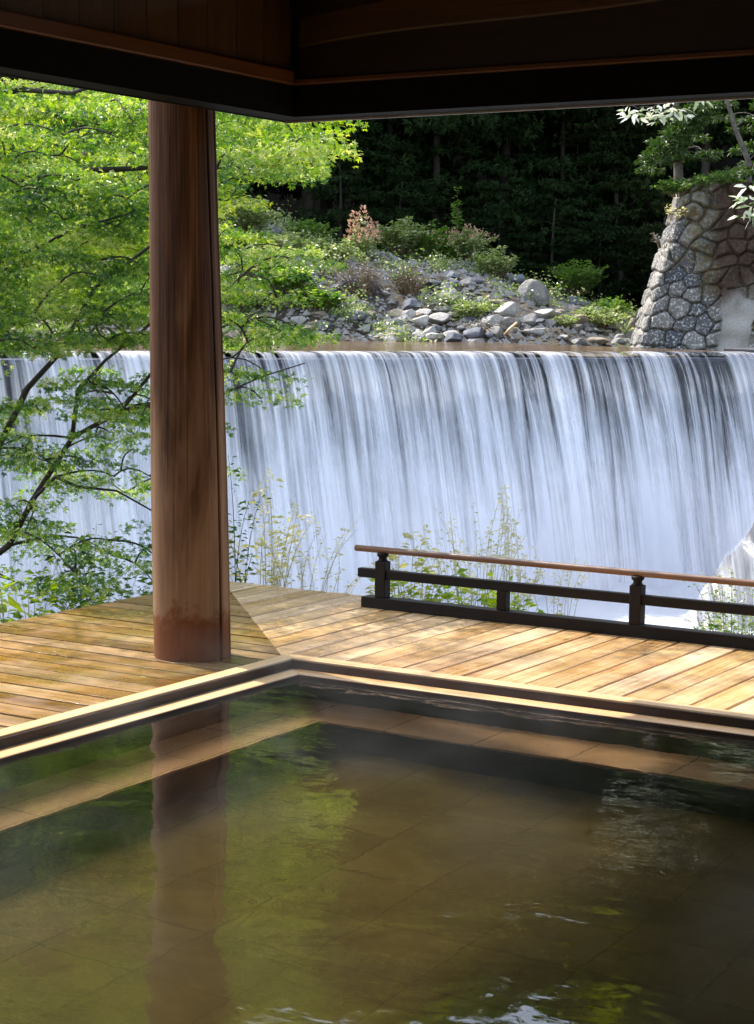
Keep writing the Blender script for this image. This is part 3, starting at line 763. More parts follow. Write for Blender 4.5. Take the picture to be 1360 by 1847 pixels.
def padm(c):
    rx = rnd.uniform(.18, .36); return pad(c, rx, rx * rnd.uniform(.7, 1.1), .04, int(rnd.uniform(100, 190)), .6, .12)
make_tree('maple_tree', trunk, tg, padm, T_maple(), (.045, .075), M_maple, M_bark, 'nearer green maple left of the deck, dark branches in front of the waterfall', extra=ex)
# a second, yellower maple behind
tr2 = [(wa(-13, -4.5, -2.9), .16), (wa(-12.2, -4.5, 0.), .14), (P(60, 420, 18), .1), (P(180, 250, 18), .07)]
tr2[0] = (P(-60, 900, 18.2), .16); tr2[0] = (Vector((tr2[0][0].x, tr2[0][0].y, -3.3)), .16); tr2[1] = (P(-40, 700, 18.1), .13)
def dens2(x, y):
    if y > 560: return 0
    if x < 300: return 1
    if y < 320: return 1.0 if x < 575 else 0
    if y < 560: return .12 if x < 470 - (y - 320) * .3 else 0
    return 0
tg2 = pads_for(260, (-160, 580), (150, 560), (16, 19.5), dens2) + pads_for(110, (-500, 560), (-1000, 150), (15.5, 21), lambda x, y: .8)
def padm2(c):
    rx = rnd.uniform(.35, .6); return pad(c, rx, rx * .8, .06, int(rnd.uniform(90, 130)), .6, .12)
make_tree('maple_tree', tr2, tg2, padm2, T_maple(), (.08, .12), M_mapley, M_bark, 'yellow green sunlit maple behind the nearer maple at the upper left')

# ------------------------------------------------------------------ generic trees (forest)
def crown_targets(cx, cz, rx, rz, n, base=0):
    out = []
    while len(out) < n:
        v = np.array([rnd.gauss(0, 1) for _ in range(3)]); v /= np.linalg.norm(v); r = rnd.uniform(.45, 1.0)
        out.append((v[0] * rx * r, v[1] * rx * r, cz + v[2] * rz * r))
    return out
def proto(name, H, rx, base, n, per, size, mat, bark, lean=.3, padr=(.6, 1.1)):
    pts = []
    for i in range(7):
        t = i / 6; pts.append((Vector((lean * t * math.sin(t * 3), lean * t * .5, -.6 + (H * .85 + .6) * t)), .17 * (1 - .8 * t) * H / 10))
    tgs = [p for p in crown_targets(0, (H + base) / 2, rx, (H - base) / 2, n)]
    def pf(c):
        r = rnd.uniform(*padr); return pad(c, r, r * rnd.uniform(.7, 1), r * .22, per, .8, .2)
    return make_tree(name, pts, tgs, pf, T_clump(), size, mat, bark)
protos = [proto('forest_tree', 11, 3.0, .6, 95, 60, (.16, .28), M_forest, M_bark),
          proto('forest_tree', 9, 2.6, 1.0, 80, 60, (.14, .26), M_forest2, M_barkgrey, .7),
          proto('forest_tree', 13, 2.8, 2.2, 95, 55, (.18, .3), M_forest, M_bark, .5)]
spots = [(-1 + i * 1.35 + rnd.uniform(-.3, .3), 45.3 + rnd.uniform(-.3, .6), rnd.uniform(.28, .4)) for i in range(7)]
for i in range(19): spots.append((-13 + i * 1.6 + rnd.uniform(-.5, .5), 47.0 + rnd.uniform(-.6, 1.4), rnd.uniform(.6, .8)))
for i in range(13): spots.append((-15 + i * 2.7 + rnd.uniform(-.8, .8), 51.5 + rnd.uniform(-1, 1.5), rnd.uniform(.95, 1.25)))
for r_ in range(9):
    y0 = 58 + r_ * 7
    for i in range(7 + r_):
        spots.append(((-.5 + (i + .5 + rnd.uniform(-.3, .3)) / (7 + r_)) * (y0 * .75), y0 + rnd.uniform(-2.5, 2.5), rnd.uniform(1.0, 1.5)))
hill_p = [proto('hillside_tree', 11, 3.2, 1.5, 100, 50, (.22, .36), M_green, M_bark, .3, (.7, 1.2)),
          proto('hillside_tree', 10, 2.9, 1.2, 90, 50, (.22, .36), M_hilly, M_bark, .5, (.7, 1.2))]
hu = [False] * 2
used = [False] * 3
for i, (x, y, s) in enumerate(spots):
    if y > 64:
        k = rnd.randrange(2); o = hill_p[k] if not hu[k] else copy_tree(hill_p[k]); hu[k] = True
        o.location = (x, y, far_h(x, y) - .1); o.rotation_euler.z = rnd.uniform(0, 6.28); o.scale = (s, s, s)
        tag(o, 'leafy tree high on the wooded hillside hidden behind the dark forest', 'tree', 'trees higher up the hillside'); continue
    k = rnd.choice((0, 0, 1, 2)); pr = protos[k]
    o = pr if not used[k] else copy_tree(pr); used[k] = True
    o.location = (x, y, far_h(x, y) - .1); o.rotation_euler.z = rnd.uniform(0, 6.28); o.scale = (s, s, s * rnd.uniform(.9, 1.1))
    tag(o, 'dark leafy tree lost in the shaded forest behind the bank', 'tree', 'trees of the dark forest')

# trees right of the frame top
def rt(name, bpx, D, path, tgs, mat, bark, size, label, per=70, pr=(.2, .4), T=None, tilt=.6, r0=.12, r1=.03):
    b = P(*bpx, D); b = Vector((b.x, b.y, hgt_up(b.x, b.y) - .1))
    tp = [(b, r0)] + [(P(x, y, D), r0 + (r1 - r0) * (i + 1) / len(path)) for i, (x, y) in enumerate(path)]
    def pf(c):
        r = rnd.uniform(*pr); return pad(c, r, r * .8, r * .15, per, tilt, .2)
    return make_tree(name, tp, tgs, pf, T or T_clump(), size, mat, bark, label)
t1 = [tuple(P(rnd.uniform(1170, 1420), rnd.uniform(60, 330), rnd.uniform(35, 38))) for _ in range(36)]
t1 = [c for c in t1 if True]
rt('broadleaf_tree', (1222, 400), 36.3, [(1224, 330), (1222, 250), (1215, 150), (1205, 0)], t1 + [tuple(P(1180 + i * 8, 290 - i * 9, 35)) for i in range(12)], M_midg, M_barkgrey, (.07, .12),
   'green tree with upright grey trunk rising behind the top of the stone wall')
t2 = [tuple(P(rnd.uniform(1290, 1480), rnd.uniform(20, 330), rnd.uniform(33, 36))) for _ in range(24)]
rt('broadleaf_tree', (1372, 360), 34.8, [(1350, 290), (1325, 230), (1306, 160), (1290, 60)], t2, M_midg, M_barkgrey, (.07, .11),
   'slim pale leaning trunk with green leaves at the upper right edge', r0=.06, r1=.03)
def spray(name, stem, cs, mat, size, n, label, pr=.12, T=None, bark=M_bark, tilt=.6, r0=.02, droop=.3):
    def pf(c): return pad(c, pr, pr, pr * .3, n, tilt, droop)
    tp = [(p, r0 * (1 - .6 * i / (len(stem) - 1))) for i, p in enumerate(stem)]
    return make_tree(name, tp, cs, pf, T or T_simple(), size, mat, bark, label)
spray('dogwood_tree', [Vector((8.2, 20.5, -3.2)), P(1700, 900, 20), P(1620, 400, 20), P(1500, 330, 20), P(1400, 350, 20), P(1362, 365, 20)],
      [tuple(P(x, y, 20)) for x, y in ((1355, 338), (1350, 355), (1340, 362), (1362, 372), (1348, 385), (1370, 350), (1365, 392), (1380, 330), (1390, 380), (1420, 340))],
      M_pale, (.13, .19), 6, 'branch of white sunlit leaves reaching in at the right edge before the stone wall', .09, T_oval(.2), r0=.07)
spray('broadleaf_tree', [Vector((6.2, 19.5, -3.2)), P(1640, 500, 19), P(1500, 60, 19), P(1350, 110, 19), P(1220, 165, 19)],
      [tuple(P(x, y, 19)) for x, y in ((1145, 200), (1160, 192), (1175, 195), (1190, 188), (1205, 196), (1135, 190), (1210, 185), (1225, 192), (1190, 205), (1160, 160), (1230, 150), (1260, 170), (1300, 140))],
      M_pale, (.09, .13), 9, 'drooping pale leaf tips hanging just under the beam at the upper right', .08, T_oval(.15), r0=.08, droop=1.2)

# ------------------------------------------------------------------ stone retaining wall
m, nt, b, out = new_mat('retaining wall stone')
at = N(nt, 'ShaderNodeAttribute', attribute_name='tone').outputs['Fac']; jo = N(nt, 'ShaderNodeAttribute', attribute_name='joint').outputs['Fac']; cc = N(nt, 'ShaderNodeAttribute', attribute_name='cement').outputs['Fac']; mo = N(nt, 'ShaderNodeAttribute', attribute_name='moss').outputs['Fac']
obj = N(nt, 'ShaderNodeTexCoord').outputs['Object']
n1 = noise_tex(nt, obj, (1, 1, 1), 7, 6, .7); n2 = noise_tex(nt, obj, (1, 1, 1), 22, 4, .7)
c = ramp(nt, at, [(0, (.045, .052, .068)), (.5, (.095, .09, .082)), (1, (.16, .15, .135))])
c = mix(nt, ramp(nt, n2, [(.52, 0), (.62, .75)]), c, (.6, .59, .56))
c = mix(nt, ramp(nt, jo, [(.08, 1.), (.5, 0.)]), c, (.035, .028, .018))
c = mix(nt, cc, c, mix(nt, n2, (.2, .19, .17), (.42, .4, .36)))
c = mix(nt, mth(nt, 'MULTIPLY', ramp(nt, n1, [(.42, 0), (.58, 1)]), mo), c, (.08, .05, .018))
c = mix(nt, mth(nt, 'MULTIPLY', ramp(nt, n2, [(.5, 0), (.56, 1)]), mth(nt, 'MULTIPLY', mo, .6)), c, (.09, .1, .02))
ea_ = N(nt, 'ShaderNodeAttribute', attribute_name='earth').outputs['Fac']
c = mix(nt, ea_, c, ramp(nt, n2, [(.4, (.022, .012, .006)), (.6, (.06, .03, .013)), (.72, (.12, .1, .06))]))
nt.links.new(c, b.inputs['Base Color']); b.inputs['Roughness'].default_value = .85
bump(nt, n2, b, .8, .02); M_stone = m
rw = empty('stone_retaining_wall', P(1150, 618, 34)); tag(rw, 'battered retaining wall of mossy rough stones with a concrete patch, right of the bank', 'stone wall')
b0 = rw.location; bz0 = WL - .15 - b0.z
ux = Vector((.975, -.22, 0)).normalized(); ub = Vector((.22, .975, 0)); Hh = 3.15
# cells
cw, chh = .36, .28; cells = {}
for i in range(-3, 16):
    for j in range(-2, 14):
        cells[(i, j)] = ((i + .5 * (j % 2) + rnd.uniform(-.4, .4)) * cw, (j + rnd.uniform(-.36, .36)) * chh, rnd.random())
def cell(u, v):
    i0, j0 = int(u // cw), int(v // chh); best = []
    for i in range(i0 - 2, i0 + 3):
        for j in range(j0 - 2, j0 + 3):
            if (i, j) in cells:
                a, c_, t = cells[(i, j)]; best.append((math.hypot((u - a) * .85, v - c_), t))
    best.sort(); return best[1][0] - best[0][0], best[0][1]
V = []; tone = []; joint = []; cem = []; mos = []; ear = []; nu, nv = 210, 190
for i in range(nu):
    for j in range(nv):
        u = -.45 + 3.6 * i / (nu - 1); v = Hh * j / (nv - 1)
        wu = .11 * noise.noise(Vector((u * 2.2, v * 2.2, 3))); wv = .11 * noise.noise(Vector((u * 2.2, v * 2.2, 8))); d, t = cell(u + wu, v + wv)
        bul = (.08 + .06 * t) * min(1, d / .075) ** .55 + .02 * noise.noise(Vector((u * 5, v * 5, t * 30)))
        x = u; back = .22 * v
        xl = .255 * v                                     # left end leans in as it rises
        if u < 0: px_ = xl + .02; pb = -u * 1.9 + back * .0 + back     # left end face runs back
        else: px_ = xl + u * (1.0); pb = back
        cm = sst(1.02, 1.10, u + xl - .42 + .03 * math.sin(v * 8)) * (1 - sst(.75, 1.6, v - .9 * noise.noise(Vector((u * 4, v * 4, 0))) * .6))
        if u > 1.95 - xl * .3: cm *= 0
        if cm > .5: bul = .085
        ms = sst(.35, .8, (v - 1.0) / 2.0 + (u * .45) + .45 * noise.noise(Vector((u * 1.6, v * 1.6, 6))))
        erode = ms * .1 * noise.noise(Vector((u * 3, v * 3, 2)))
        if u < 0: p = ux * (xl + .02 - bul * .6) + ub * back + Vector((-.03, 1, 0)) * (-u * 2.2)
        else: p = ux * px_ + ub * (pb - bul + erode)
        V.append((p.x, p.y, bz0 + v + (.06 * noise.noise(Vector((u * 2, 0, 1))) if j == nv - 1 else 0)))
        tone.append(t); joint.append(min(1, d / .05)); cem.append(cm); er = sst(1.15, 1.45, u + xl + .15 * noise.noise(Vector((u * 3, v * 3, 0)))) * sst(.75, 1.5, v + .35 * noise.noise(Vector((u * 2, v * 2, 5)))); ear.append(er); mos.append((ms if u > 0 else ms * .3) * (1 - cm))
grid_mesh('stone_face', V, nu, nv, M_stone, rw, True, {'tone': tone, 'joint': joint, 'cement': cem, 'moss': mos, 'earth': ear})
mb = MB()
q = [(ux * .9 + ub * .95), (ux * 3.9 + ub * .9), (ux * 3.9 + ub * 4), (ux * .9 + ub * 4)]
mb.prism([(p.x, p.y) for p in q], bz0, bz0 + Hh - .02); mb.build('earth_fill', M_fsoil, rw)

# ------------------------------------------------------------------ rocks
def rock_mesh(seed, mat, flat=.7):
    rr = random.Random(seed); bm = bmesh.new(); bmesh.ops.create_icosphere(bm, subdivisions=4, radius=1.0)
    pl = []
    for _ in range(13):
        v = Vector([rr.gauss(0, 1) for _ in range(3)]).normalized(); pl.append((v, rr.uniform(.45, .8)))
    for v in bm.verts:
        p = v.co.copy()
        for n_, d in pl:
            e = p.dot(n_) - d
            if e > 0: p -= n_ * e * .92
        p += p.normalized() * (.05 * noise.noise(p * 2 + Vector((seed, 0, 0))) + .025 * noise.noise(p * 6 + Vector((seed, 0, 0))))
        v.co = Vector((p.x, p.y, p.z * flat))
    me = bpy.data.meshes.new('river_rock'); bm.to_mesh(me); bm.free(); me.materials.append(mat)
    me.polygons.foreach_set('use_smooth', [True] * len(me.polygons)); return me
def rock_mat(name, c1, c2):
    m, nt, b, out = new_mat(name); obj = N(nt, 'ShaderNodeTexCoord').outputs['Object']
    rn = N(nt, 'ShaderNodeObjectInfo').outputs['Random']
    n1 = noise_tex(nt, obj, (1, 1, 1), 2.5, 6, .7); n2 = noise_tex(nt, obj, (1, 1, 1), 11, 4, .7)
    c = ramp(nt, mth(nt, 'ADD', mth(nt, 'MULTIPLY', n1, .6), mth(nt, 'MULTIPLY', n2, .4)), [(.38, c1), (.62, c2)])
    hv = N(nt, 'ShaderNodeHueSaturation'); nt.links.new(c, hv.inputs['Color']); nt.links.new(mth(nt, 'ADD', mth(nt, 'MULTIPLY', rn, .6), .7), hv.inputs['Value'])
    nt.links.new(hv.outputs[0], b.inputs['Base Color']); b.inputs['Roughness'].default_value = .8; bump(nt, n2, b, .7, .06); return m
MR = [rock_mat('pale rock', (.24, .23, .21), (.5, .48, .45)), rock_mat('blue grey rock', (.09, .1, .13), (.2, .21, .24)), rock_mat('tan rock', (.25, .2, .14), (.42, .36, .28))]
RM = [[rock_mesh(s + 10 * k, MR[k]) for s in range(5)] for k in range(3)]
def hit(px, py, y0=34.0, y1=47):
    d = ray(px, py); y = y0
    while y < y1:
        p = CAM + d * (y / d.y)
        if p.z <= max(hgt_up(p.x, p.y), WL - .1): return p
        y += .05
    return None
def rock(px, py, wpx, hpx, kind, label, group=None, var=None, tilt=True):
    p = hit(px, py + hpx * .35)
    if p is None: return
    s = p.y / F; me = RM[kind][rnd.randrange(5) if var is None else var]
    o = link(bpy.data.objects.new('river_rock', me)); wx = wpx * s / 2 * 1.15
    o.scale = (wx, wx * rnd.uniform(.75, 1.0), hpx * s / 2 * 1.5)
    o.location = (p.x, p.y, p.z + hpx * s * .25)
    o.rotation_euler = (rnd.uniform(-.15, .15), rnd.uniform(-.15, .15), rnd.uniform(-3, 3) if wpx < 25 else rnd.uniform(-.5, .5))
    tag(o, label, 'rock', group)
    return o
big = [(965, 529, 58, 62, 0, 'largest pale boulder, standing tallest at the right end of the shrubs'),
 (910, 559, 50, 42, 0, 'pale angular boulder just left of and below the largest boulder'),
 (856, 505, 44, 16, 1, 'flat dark blue grey slab under the leafy shrubs'),
 (818, 496, 30, 15, 1, 'small blue grey stone left of the flat dark slab'),
 (710, 587, 56, 30, 1, 'broad grey rounded rock at the water, left end of the pale row'),
 (757, 577, 38, 30, 0, 'upright pale rock behind the row of water edge stones'),
 (735, 594, 36, 22, 0, 'whitish rounded stone in the middle of the water edge row'),
 (684, 606, 40, 17, 0, 'low pale stone in front of the broad grey rounded rock'),
 (724, 611, 30, 14, 0, 'small white stone lowest in the water edge row'),
 (755, 606, 28, 20, 0, 'pale cube shaped stone at the water below the upright rock'),
 (786, 606, 38, 16, 0, 'long flat pale stone at the right end of the water edge row'),
 (897, 599, 27, 25, 0, 'lone pale rounded stone at the water beside the leaning plank'),
 (1042, 544, 46, 24, 1, 'dark grey boulder between the small bush and the stone wall'),
 (1072, 545, 30, 18, 1, 'smaller grey boulder touching the dark one near the stone wall'),
 (741, 549, 42, 26, 1, 'grey boulder above the water edge row, under the dead shrub'),
 (934, 503, 30, 20, 1, 'blue grey stone leaning on the top left of the largest boulder'),
 (1137, 590, 20, 42, 2, 'tan pointed stone leaning against the foot of the stone wall'),
 (1121, 609, 26, 20, 0, 'grey stone in the water at the foot of the tan pointed stone'),
 (787, 591, 30, 14, 1, 'dark flat stone behind the right end of the water edge row'),
 (500, 415, 28, 20, 1, 'grey rock high on the left of the bank beside the maple'),
 (546, 460, 26, 16, 0, 'pale rock on the upper left slope of the bank'),
 (661, 455, 46, 28, 0, 'grey rock among dead stems near the rust coloured plumes'),
 (480, 440, 30, 15, 0, 'flat pale rock low beside the highest grey rock at left'),
 (807, 540, 34, 20, 0, 'brownish pale rock in the middle of the rubble slope'),
 (850, 575, 26, 12, 1, 'thin dark stone left of the lone pale rounded stone')]
for a in big: rock(*a)
cnt = 0
for _ in range(900):
    x, y = rnd.uniform(400, 1125), rnd.uniform(440, 616)
    lim = 430 if x < 600 else (505 if x < 900 else 560)
    if y < lim: continue
    if y < 560 and rnd.random() < .45: continue
    s = rnd.choice((8, 9, 11, 13, 16, 20, 26, 32)) if y > 480 else rnd.choice((8, 10, 13)); 
    if rock(x, y, s * rnd.uniform(1, 1.5), s * rnd.uniform(.6, .9), rnd.choice((0, 0, 0, 1, 2)), 'small grey stone among the rubble of the far bank', 'loose stones of the far bank'): cnt += 1
    if cnt >= 270: break
# grit
V = []; Fc = []
for _ in range(12000):
    x, y = rnd.uniform(-7.5, 6.3), rnd.uniform(35.1, 43.5)
    s = rnd.uniform(.02, .05) if rnd.random() < .8 else rnd.uniform(.05, .1); z = hgt_up(x, y)
    if z < WL - .05: continue
    b = len(V); V += [(x - s, y - s * .6, z - .01), (x + s, y - s * .5, z - .01), (x + s * .3, y + s, z - .01), (x + rnd.uniform(-.01, .01), y, z + s * rnd.uniform(.7, 1.2))]
    Fc += [(b, b + 1, b + 3), (b + 1, b + 2, b + 3), (b + 2, b, b + 3)]
o = np_mesh('gravel', V, Fc, MR[0]); tag(o, 'loose gravel and pebbles scattered over the far bank', 'gravel', kind='stuff')
o = empty('driftwood_plank', hit(918, 604) or P(918, 604, 36)); tag(o, 'short pale plank leaning on the bank by the lone stone', 'driftwood')
mb = MB(); mb.tube([(-.12, 0, -.05), (0, 0, .1), (.16, .05, .24)], [.03, .032, .03], 5); mb.build('plank', M_rim, o)

# ------------------------------------------------------------------ bank plants
def shrub(name, base, H, rad, nst, per, size, lmat, smat, label, cat='shrub', T=None, plume=None, sr=.008, curve=.5, leafstart=.15, group=None, spread=.06):
    base = Vector(base); root = empty(name, base); tag(root, label, cat, group)
    sm = MB(); A = [[], [], []]; pl = [[], [], []]
    for k in range(nst):
        th = rnd.uniform(0, 2 * PI); rr = rad * math.sqrt(rnd.random()); h = H * rnd.uniform(.55, 1.0) * (1 - .35 * rr / max(rad, .01))
        b0_ = Vector((math.cos(th), math.sin(th), 0)) * rr * .35; tip = Vector((math.cos(th) * rr, math.sin(th) * rr, h)); seg = 5; pts = []
        cv = Vector((rnd.uniform(-1, 1), rnd.uniform(-1, 1), 0)) * curve * h * .25
        for i in range(seg + 1):
            q = i / seg; pts.append(b0_.lerp(tip, q) + cv * q * q + Vector((0, 0, .12 * h * math.sin(q * PI))) - Vector((0, 0, .03 if i == 0 else 0)))
        sm.tube(pts, [sr * (1 - .7 * i / seg) for i in range(seg + 1)], 4, False)
        for i in range(per):
            q = rnd.uniform(leafstart, 1) * seg; i0_ = min(seg - 1, int(q)); p = pts[i0_].lerp(pts[i0_ + 1], q - i0_)
            t = rnd.uniform(0, 2 * PI); d = Vector((math.cos(t), math.sin(t), rnd.uniform(-.2, .6)))
            A[0].append(tuple(p + d * rnd.uniform(0, spread))); A[1].append(tuple(d)); A[2].append((rnd.gauss(0, .6), rnd.gauss(0, .6), 1))
        if plume:
            top = pts[-1]; pl = [[], [], []]
            for i in range(plume[1]):
                q = rnd.random(); t = rnd.uniform(0, 2 * PI); w_ = plume[2] * (1 - q) * .35
                d = Vector((math.cos(t), math.sin(t), .9))
                pl[0].append(tuple(top + Vector((math.cos(t) * w_, math.sin(t) * w_, (q - .35) * plume[2])))); pl[1].append(tuple(d)); pl[2].append((rnd.gauss(0, 1), rnd.gauss(0, 1), .4))
            V, f = leaves(np.array(pl[0]), np.array(pl[1]), np.array(pl[2]), nr.uniform(.5, 1, len(pl[0])) * plume[3], T_simple(.25)); np_mesh('seed_head', V, f, plume[0], root)
    sm.build('stem', smat, root)
    if A[0]:
        V, f = leaves(np.array(A[0]), np.array(A[1]), np.array(A[2]), nr.uniform(size[0], size[1], len(A[0])), T or T_simple()); np_mesh('leaves', V, f, lmat, root)
    return root
gp = []; gd = []; gn = []
for _ in range(1500):
    x, y = rnd.uniform(-7.5, 6.0), rnd.uniform(35.4, 44.6)
    dn = noise.noise(Vector((x * .9, y * .7, 21)))
    lim = -.12 if x < -1.0 else (-.05 if y > 40.5 else .24)
    if dn < lim: continue
    z = hgt_up(x, y); r = rnd.uniform(.12, .38)
    a_, b_, c_ = pad((x, y, z + r * .4), r, r, r * .9, int(25 + r * 110), .9, -.1)
    gp.append(a_); gd.append(b_); gn.append(c_)
gp = np.concatenate(gp); gd = np.concatenate(gd); gn = np.concatenate(gn)
V, f = leaves(gp, gd, gn, nr.uniform(.05, .1, len(gp)), T_simple()); o = np_mesh('ground_cover', V, f, M_shrub)
tag(o, 'low weeds and creepers growing among the rubble of the far bank', 'ground cover', kind='stuff')
def hb(px, py): 
    p = hit(px, py); return p if p is not None else P(px, py, 43)
S = shrub
S('plume_shrub', hb(655, 470), 1.15, .45, 16, 30, (.07, .12), M_shrub, M_twig, 'tall shrub with rust coloured plumes at the crest of the bank', plume=(M_rust, 34, .3, .09))
S('leafy_shrub', hb(720, 455), 0.94, 0.72, 44, 54, (.07, .12), M_shrub, M_twig, 'bushy green shrub right of the rust coloured plumes')
S('leafy_shrub', hb(775, 470), 0.94, 0.72, 44, 54, (.06, .11), M_brightg, M_twig, 'dense green shrub in the middle of the crest below the thin vine')
S('leafy_shrub', hb(840, 470), 0.88, 0.78, 46, 54, (.06, .11), M_shrub, M_twig, 'wide light green shrub right of the crest centre', plume=(M_rust, 8, .2, .07))
S('leafy_shrub', hb(895, 500), 0.75, 0.60, 39, 48, (.06, .1), M_shrub, M_twig, 'green shrub sloping down to the largest boulder')
S('leafy_shrub', hb(810, 470), 0.69, 0.60, 33, 48, (.07, .11), M_brightg, M_twig, 'low green shrub with one tan leaf cluster above the blue grey stones', plume=(M_rust, 5, .18, .07))
S('vine_sapling', hb(826, 430), 1.35, .1, 3, 46, (.06, .12), M_brightg, M_twig, 'thin leafy vine standing alone against the dark forest', cat='sapling', spread=.08)
S('leafy_shrub', hb(560, 440), 0.69, 0.60, 33, 45, (.06, .11), M_brightg, M_twig, 'green shrub at the left crest next to the dark forest')
S('leafy_shrub', hb(600, 478), 0.75, 0.54, 33, 40, (.06, .11), M_shrub, M_twig, 'pale leaved shrub left of the dead grey shrub')
S('dead_shrub', hb(650, 530), .85, .6, 80, 12, (.04, .08), M_grey, M_twig, 'tangled grey dead shrub on the left part of the slope', sr=.009, curve=1.2)
S('dead_shrub', hb(735, 530), .75, .5, 70, 10, (.04, .07), M_grey, M_twig, 'brown leafless brush above the grey boulder in mid slope', sr=.009, curve=1.2)
S('leafy_shrub', hb(730, 520), 0.44, 0.24, 18, 35, (.06, .1), M_brightg, M_twig, 'small bright green tuft inside the brown brush')
S('leafy_shrub', hb(1040, 528), 0.94, 0.66, 44, 45, (.06, .1), M_brightg, M_twig, 'shaded green bush above the dark grey boulder')
S('leafy_shrub', hb(1075, 590), 0.50, 0.72, 44, 45, (.05, .09), M_shrub, M_twig, 'low spreading green plant near the foot of the stone wall')
S('leafy_shrub', hb(848, 575), 0.44, 0.42, 28, 40, (.05, .09), M_shrub, M_twig, 'small yellow green plant among rubble left of the pale boulders')
S('leafy_shrub', hb(1105, 575), 0.56, 0.36, 26, 35, (.05, .09), M_brightg, M_twig, 'thin green plant just left of the tan pointed stone')
S('leafy_shrub', hb(1010, 590), 0.31, 0.36, 23, 32, (.04, .08), M_shrub, M_twig, 'tiny green plant below the largest boulder')
S('dead_shrub', hb(870, 600), .3, .5, 50, 8, (.04, .07), M_grey, M_twig, 'low dry twigs between plank and pale boulders', sr=.007, curve=1.4)
for i, (x, y, h, lb) in enumerate([(420, 470, .7, 'pale green shrub on the bank just right of the post'), (470, 500, .7, 'light green shrub in the left slope below the highest rock'), (520, 530, .6, 'light green shrub low on the left slope'),
        (430, 560, .6, 'pale shrub near the water right of the post'), (560, 560, .45, 'small shrub at the left end of the water edge stones'), (450, 420, .8, 'green shrub on top of the bank below the maple tips'),
        (390, 400, 1.0, 'tall green shrub on the bank beside the post top half'), (500, 460, .5, 'leafy shrub between the rocks of the left slope')]):
    S('leafy_shrub', hb(x, y), h * 1.2, .7, 44, 44, (.07, .13), M_shrub if i % 2 else M_maple, M_twig, lb)
for i, (x, y, lb) in enumerate([(1215, 395, 'dry dangling weed on the edge of the stone wall, upper one'), (1195, 445, 'dry pale weed jutting left from the stone wall, lower one')]):
    p = P(x, y, 33.9); S('dry_weed', p, .35, .25, 7, 10, (.04, .08), M_grey if i else M_straw, M_twig, lb, cat='weed')
S('leafy_shrub', P(1225, 352, 34.6), .35, .5, 30, 36, (.05, .09), M_green, M_twig, 'mossy green plant on the top of the stone wall')
S('leafy_shrub', P(1290, 345, 34.5), .45, .6, 30, 36, (.05, .09), M_green, M_twig, 'dark green bush at the wall top near the right edge')

# plants on the near bank just beyond the deck
def nb(px, D): p = P(px, 1000, D); return Vector((p.x, p.y, -.55))
T_g = T_simple(.07, .02)
S('tall_grass', nb(865, 11.6), 1.3, .38, 26, 34, (.014, .032), M_straw, M_stalk, 'tall straw coloured seeding grass behind the middle of the railing', cat='grass', T=T_simple(.3), sr=.0028, curve=.7, leafstart=.45, spread=.012)
S('tall_grass', nb(925, 11.8), 1.22, .26, 16, 34, (.014, .032), M_straw, M_stalk, 'upright seeding grass right of the tallest grass clump', cat='grass', T=T_simple(.3), sr=.0028, curve=.5, leafstart=.45, spread=.012)
S('tall_grass', nb(1010, 11.6), .95, .24, 10, 26, (.014, .03), M_straw, M_stalk, 'thin grass stems behind the rail left of the second main post', cat='grass', T=T_simple(.3), sr=.0026, curve=.7, leafstart=.5, spread=.012)
S('flowering_weed', nb(735, 11.4), 1.0, .26, 12, 24, (.04, .075), M_straw, M_stalk, 'pale flowering weed behind the left end of the railing', cat='weed', plume=(M_straw, 26, .06, .02), sr=.004)
S('leafy_weed', nb(760, 11.3), .78, .36, 20, 22, (.04, .085), M_mapley, M_stalk, 'bright green leafy weed seen through the railing at its left end', cat='weed', sr=.004)
S('leafy_weed', nb(850, 11.3), .72, .4, 18, 18, (.04, .085), M_mapley, M_stalk, 'light green weed seen through the railing by the short post', cat='weed', sr=.004)
S('leafy_weed', nb(940, 11.3), .62, .36, 16, 16, (.04, .09), M_mapley, M_stalk, 'sparse yellow green weed seen through the middle of the railing', cat='weed', sr=.004)
S('leafy_weed', nb(1330, 10.4), .85, .3, 30, 40, (.02, .045), M_shrub, M_stalk, 'fine leaved weed behind the railing at the right edge', cat='weed', sr=.0035)
S('leafy_weed', nb(1300, 10.3), .5, .22, 22, 26, (.03, .05), M_green, M_stalk, 'low green weed under the rail at the right edge', cat='weed', sr=.0035)
S('flowering_weed', nb(475, 12.3), 1.25, .32, 15, 22, (.03, .07), M_straw, M_stalk, 'pale yellow green flowering weed right of the post beyond the deck', cat='weed', plume=(M_straw, 30, .09, .022), sr=.004)
S('tall_grass', nb(555, 12.0), 1.05, .5, 24, 22, (.014, .032), M_straw, M_stalk, 'arching pale grass at the deck edge between post and railing', cat='grass', T=T_simple(.3), sr=.003, curve=1.2, leafstart=.45, spread=.015)
S('leafy_weed', nb(425, 11.8), 1.45, .14, 6, 34, (.03, .06), M_green, M_bark, 'dark leaved thin weed close to the right side of the post', cat='weed', sr=.004)
S('leafy_weed', nb(60, 11.0), .75, .5, 24, 22, (.04, .08), M_mapley, M_stalk, 'light green weeds beyond the left edge of the deck', cat='weed', sr=.004)
S('leafy_weed', nb(180, 12.0), .85, .5, 26, 22, (.04, .08), M_green, M_stalk, 'low weeds beyond the deck just left of the post', cat='weed', sr=.004)
lf = S('broad_leaf_plant', nb(8, 10.6), .75, .06, 3, 2, (.16, .22), M_mapley, M_stalk, 'single broad bright green leaf at the left edge of the deck', cat='plant', T=T_oval(.36), sr=.005, leafstart=.9)

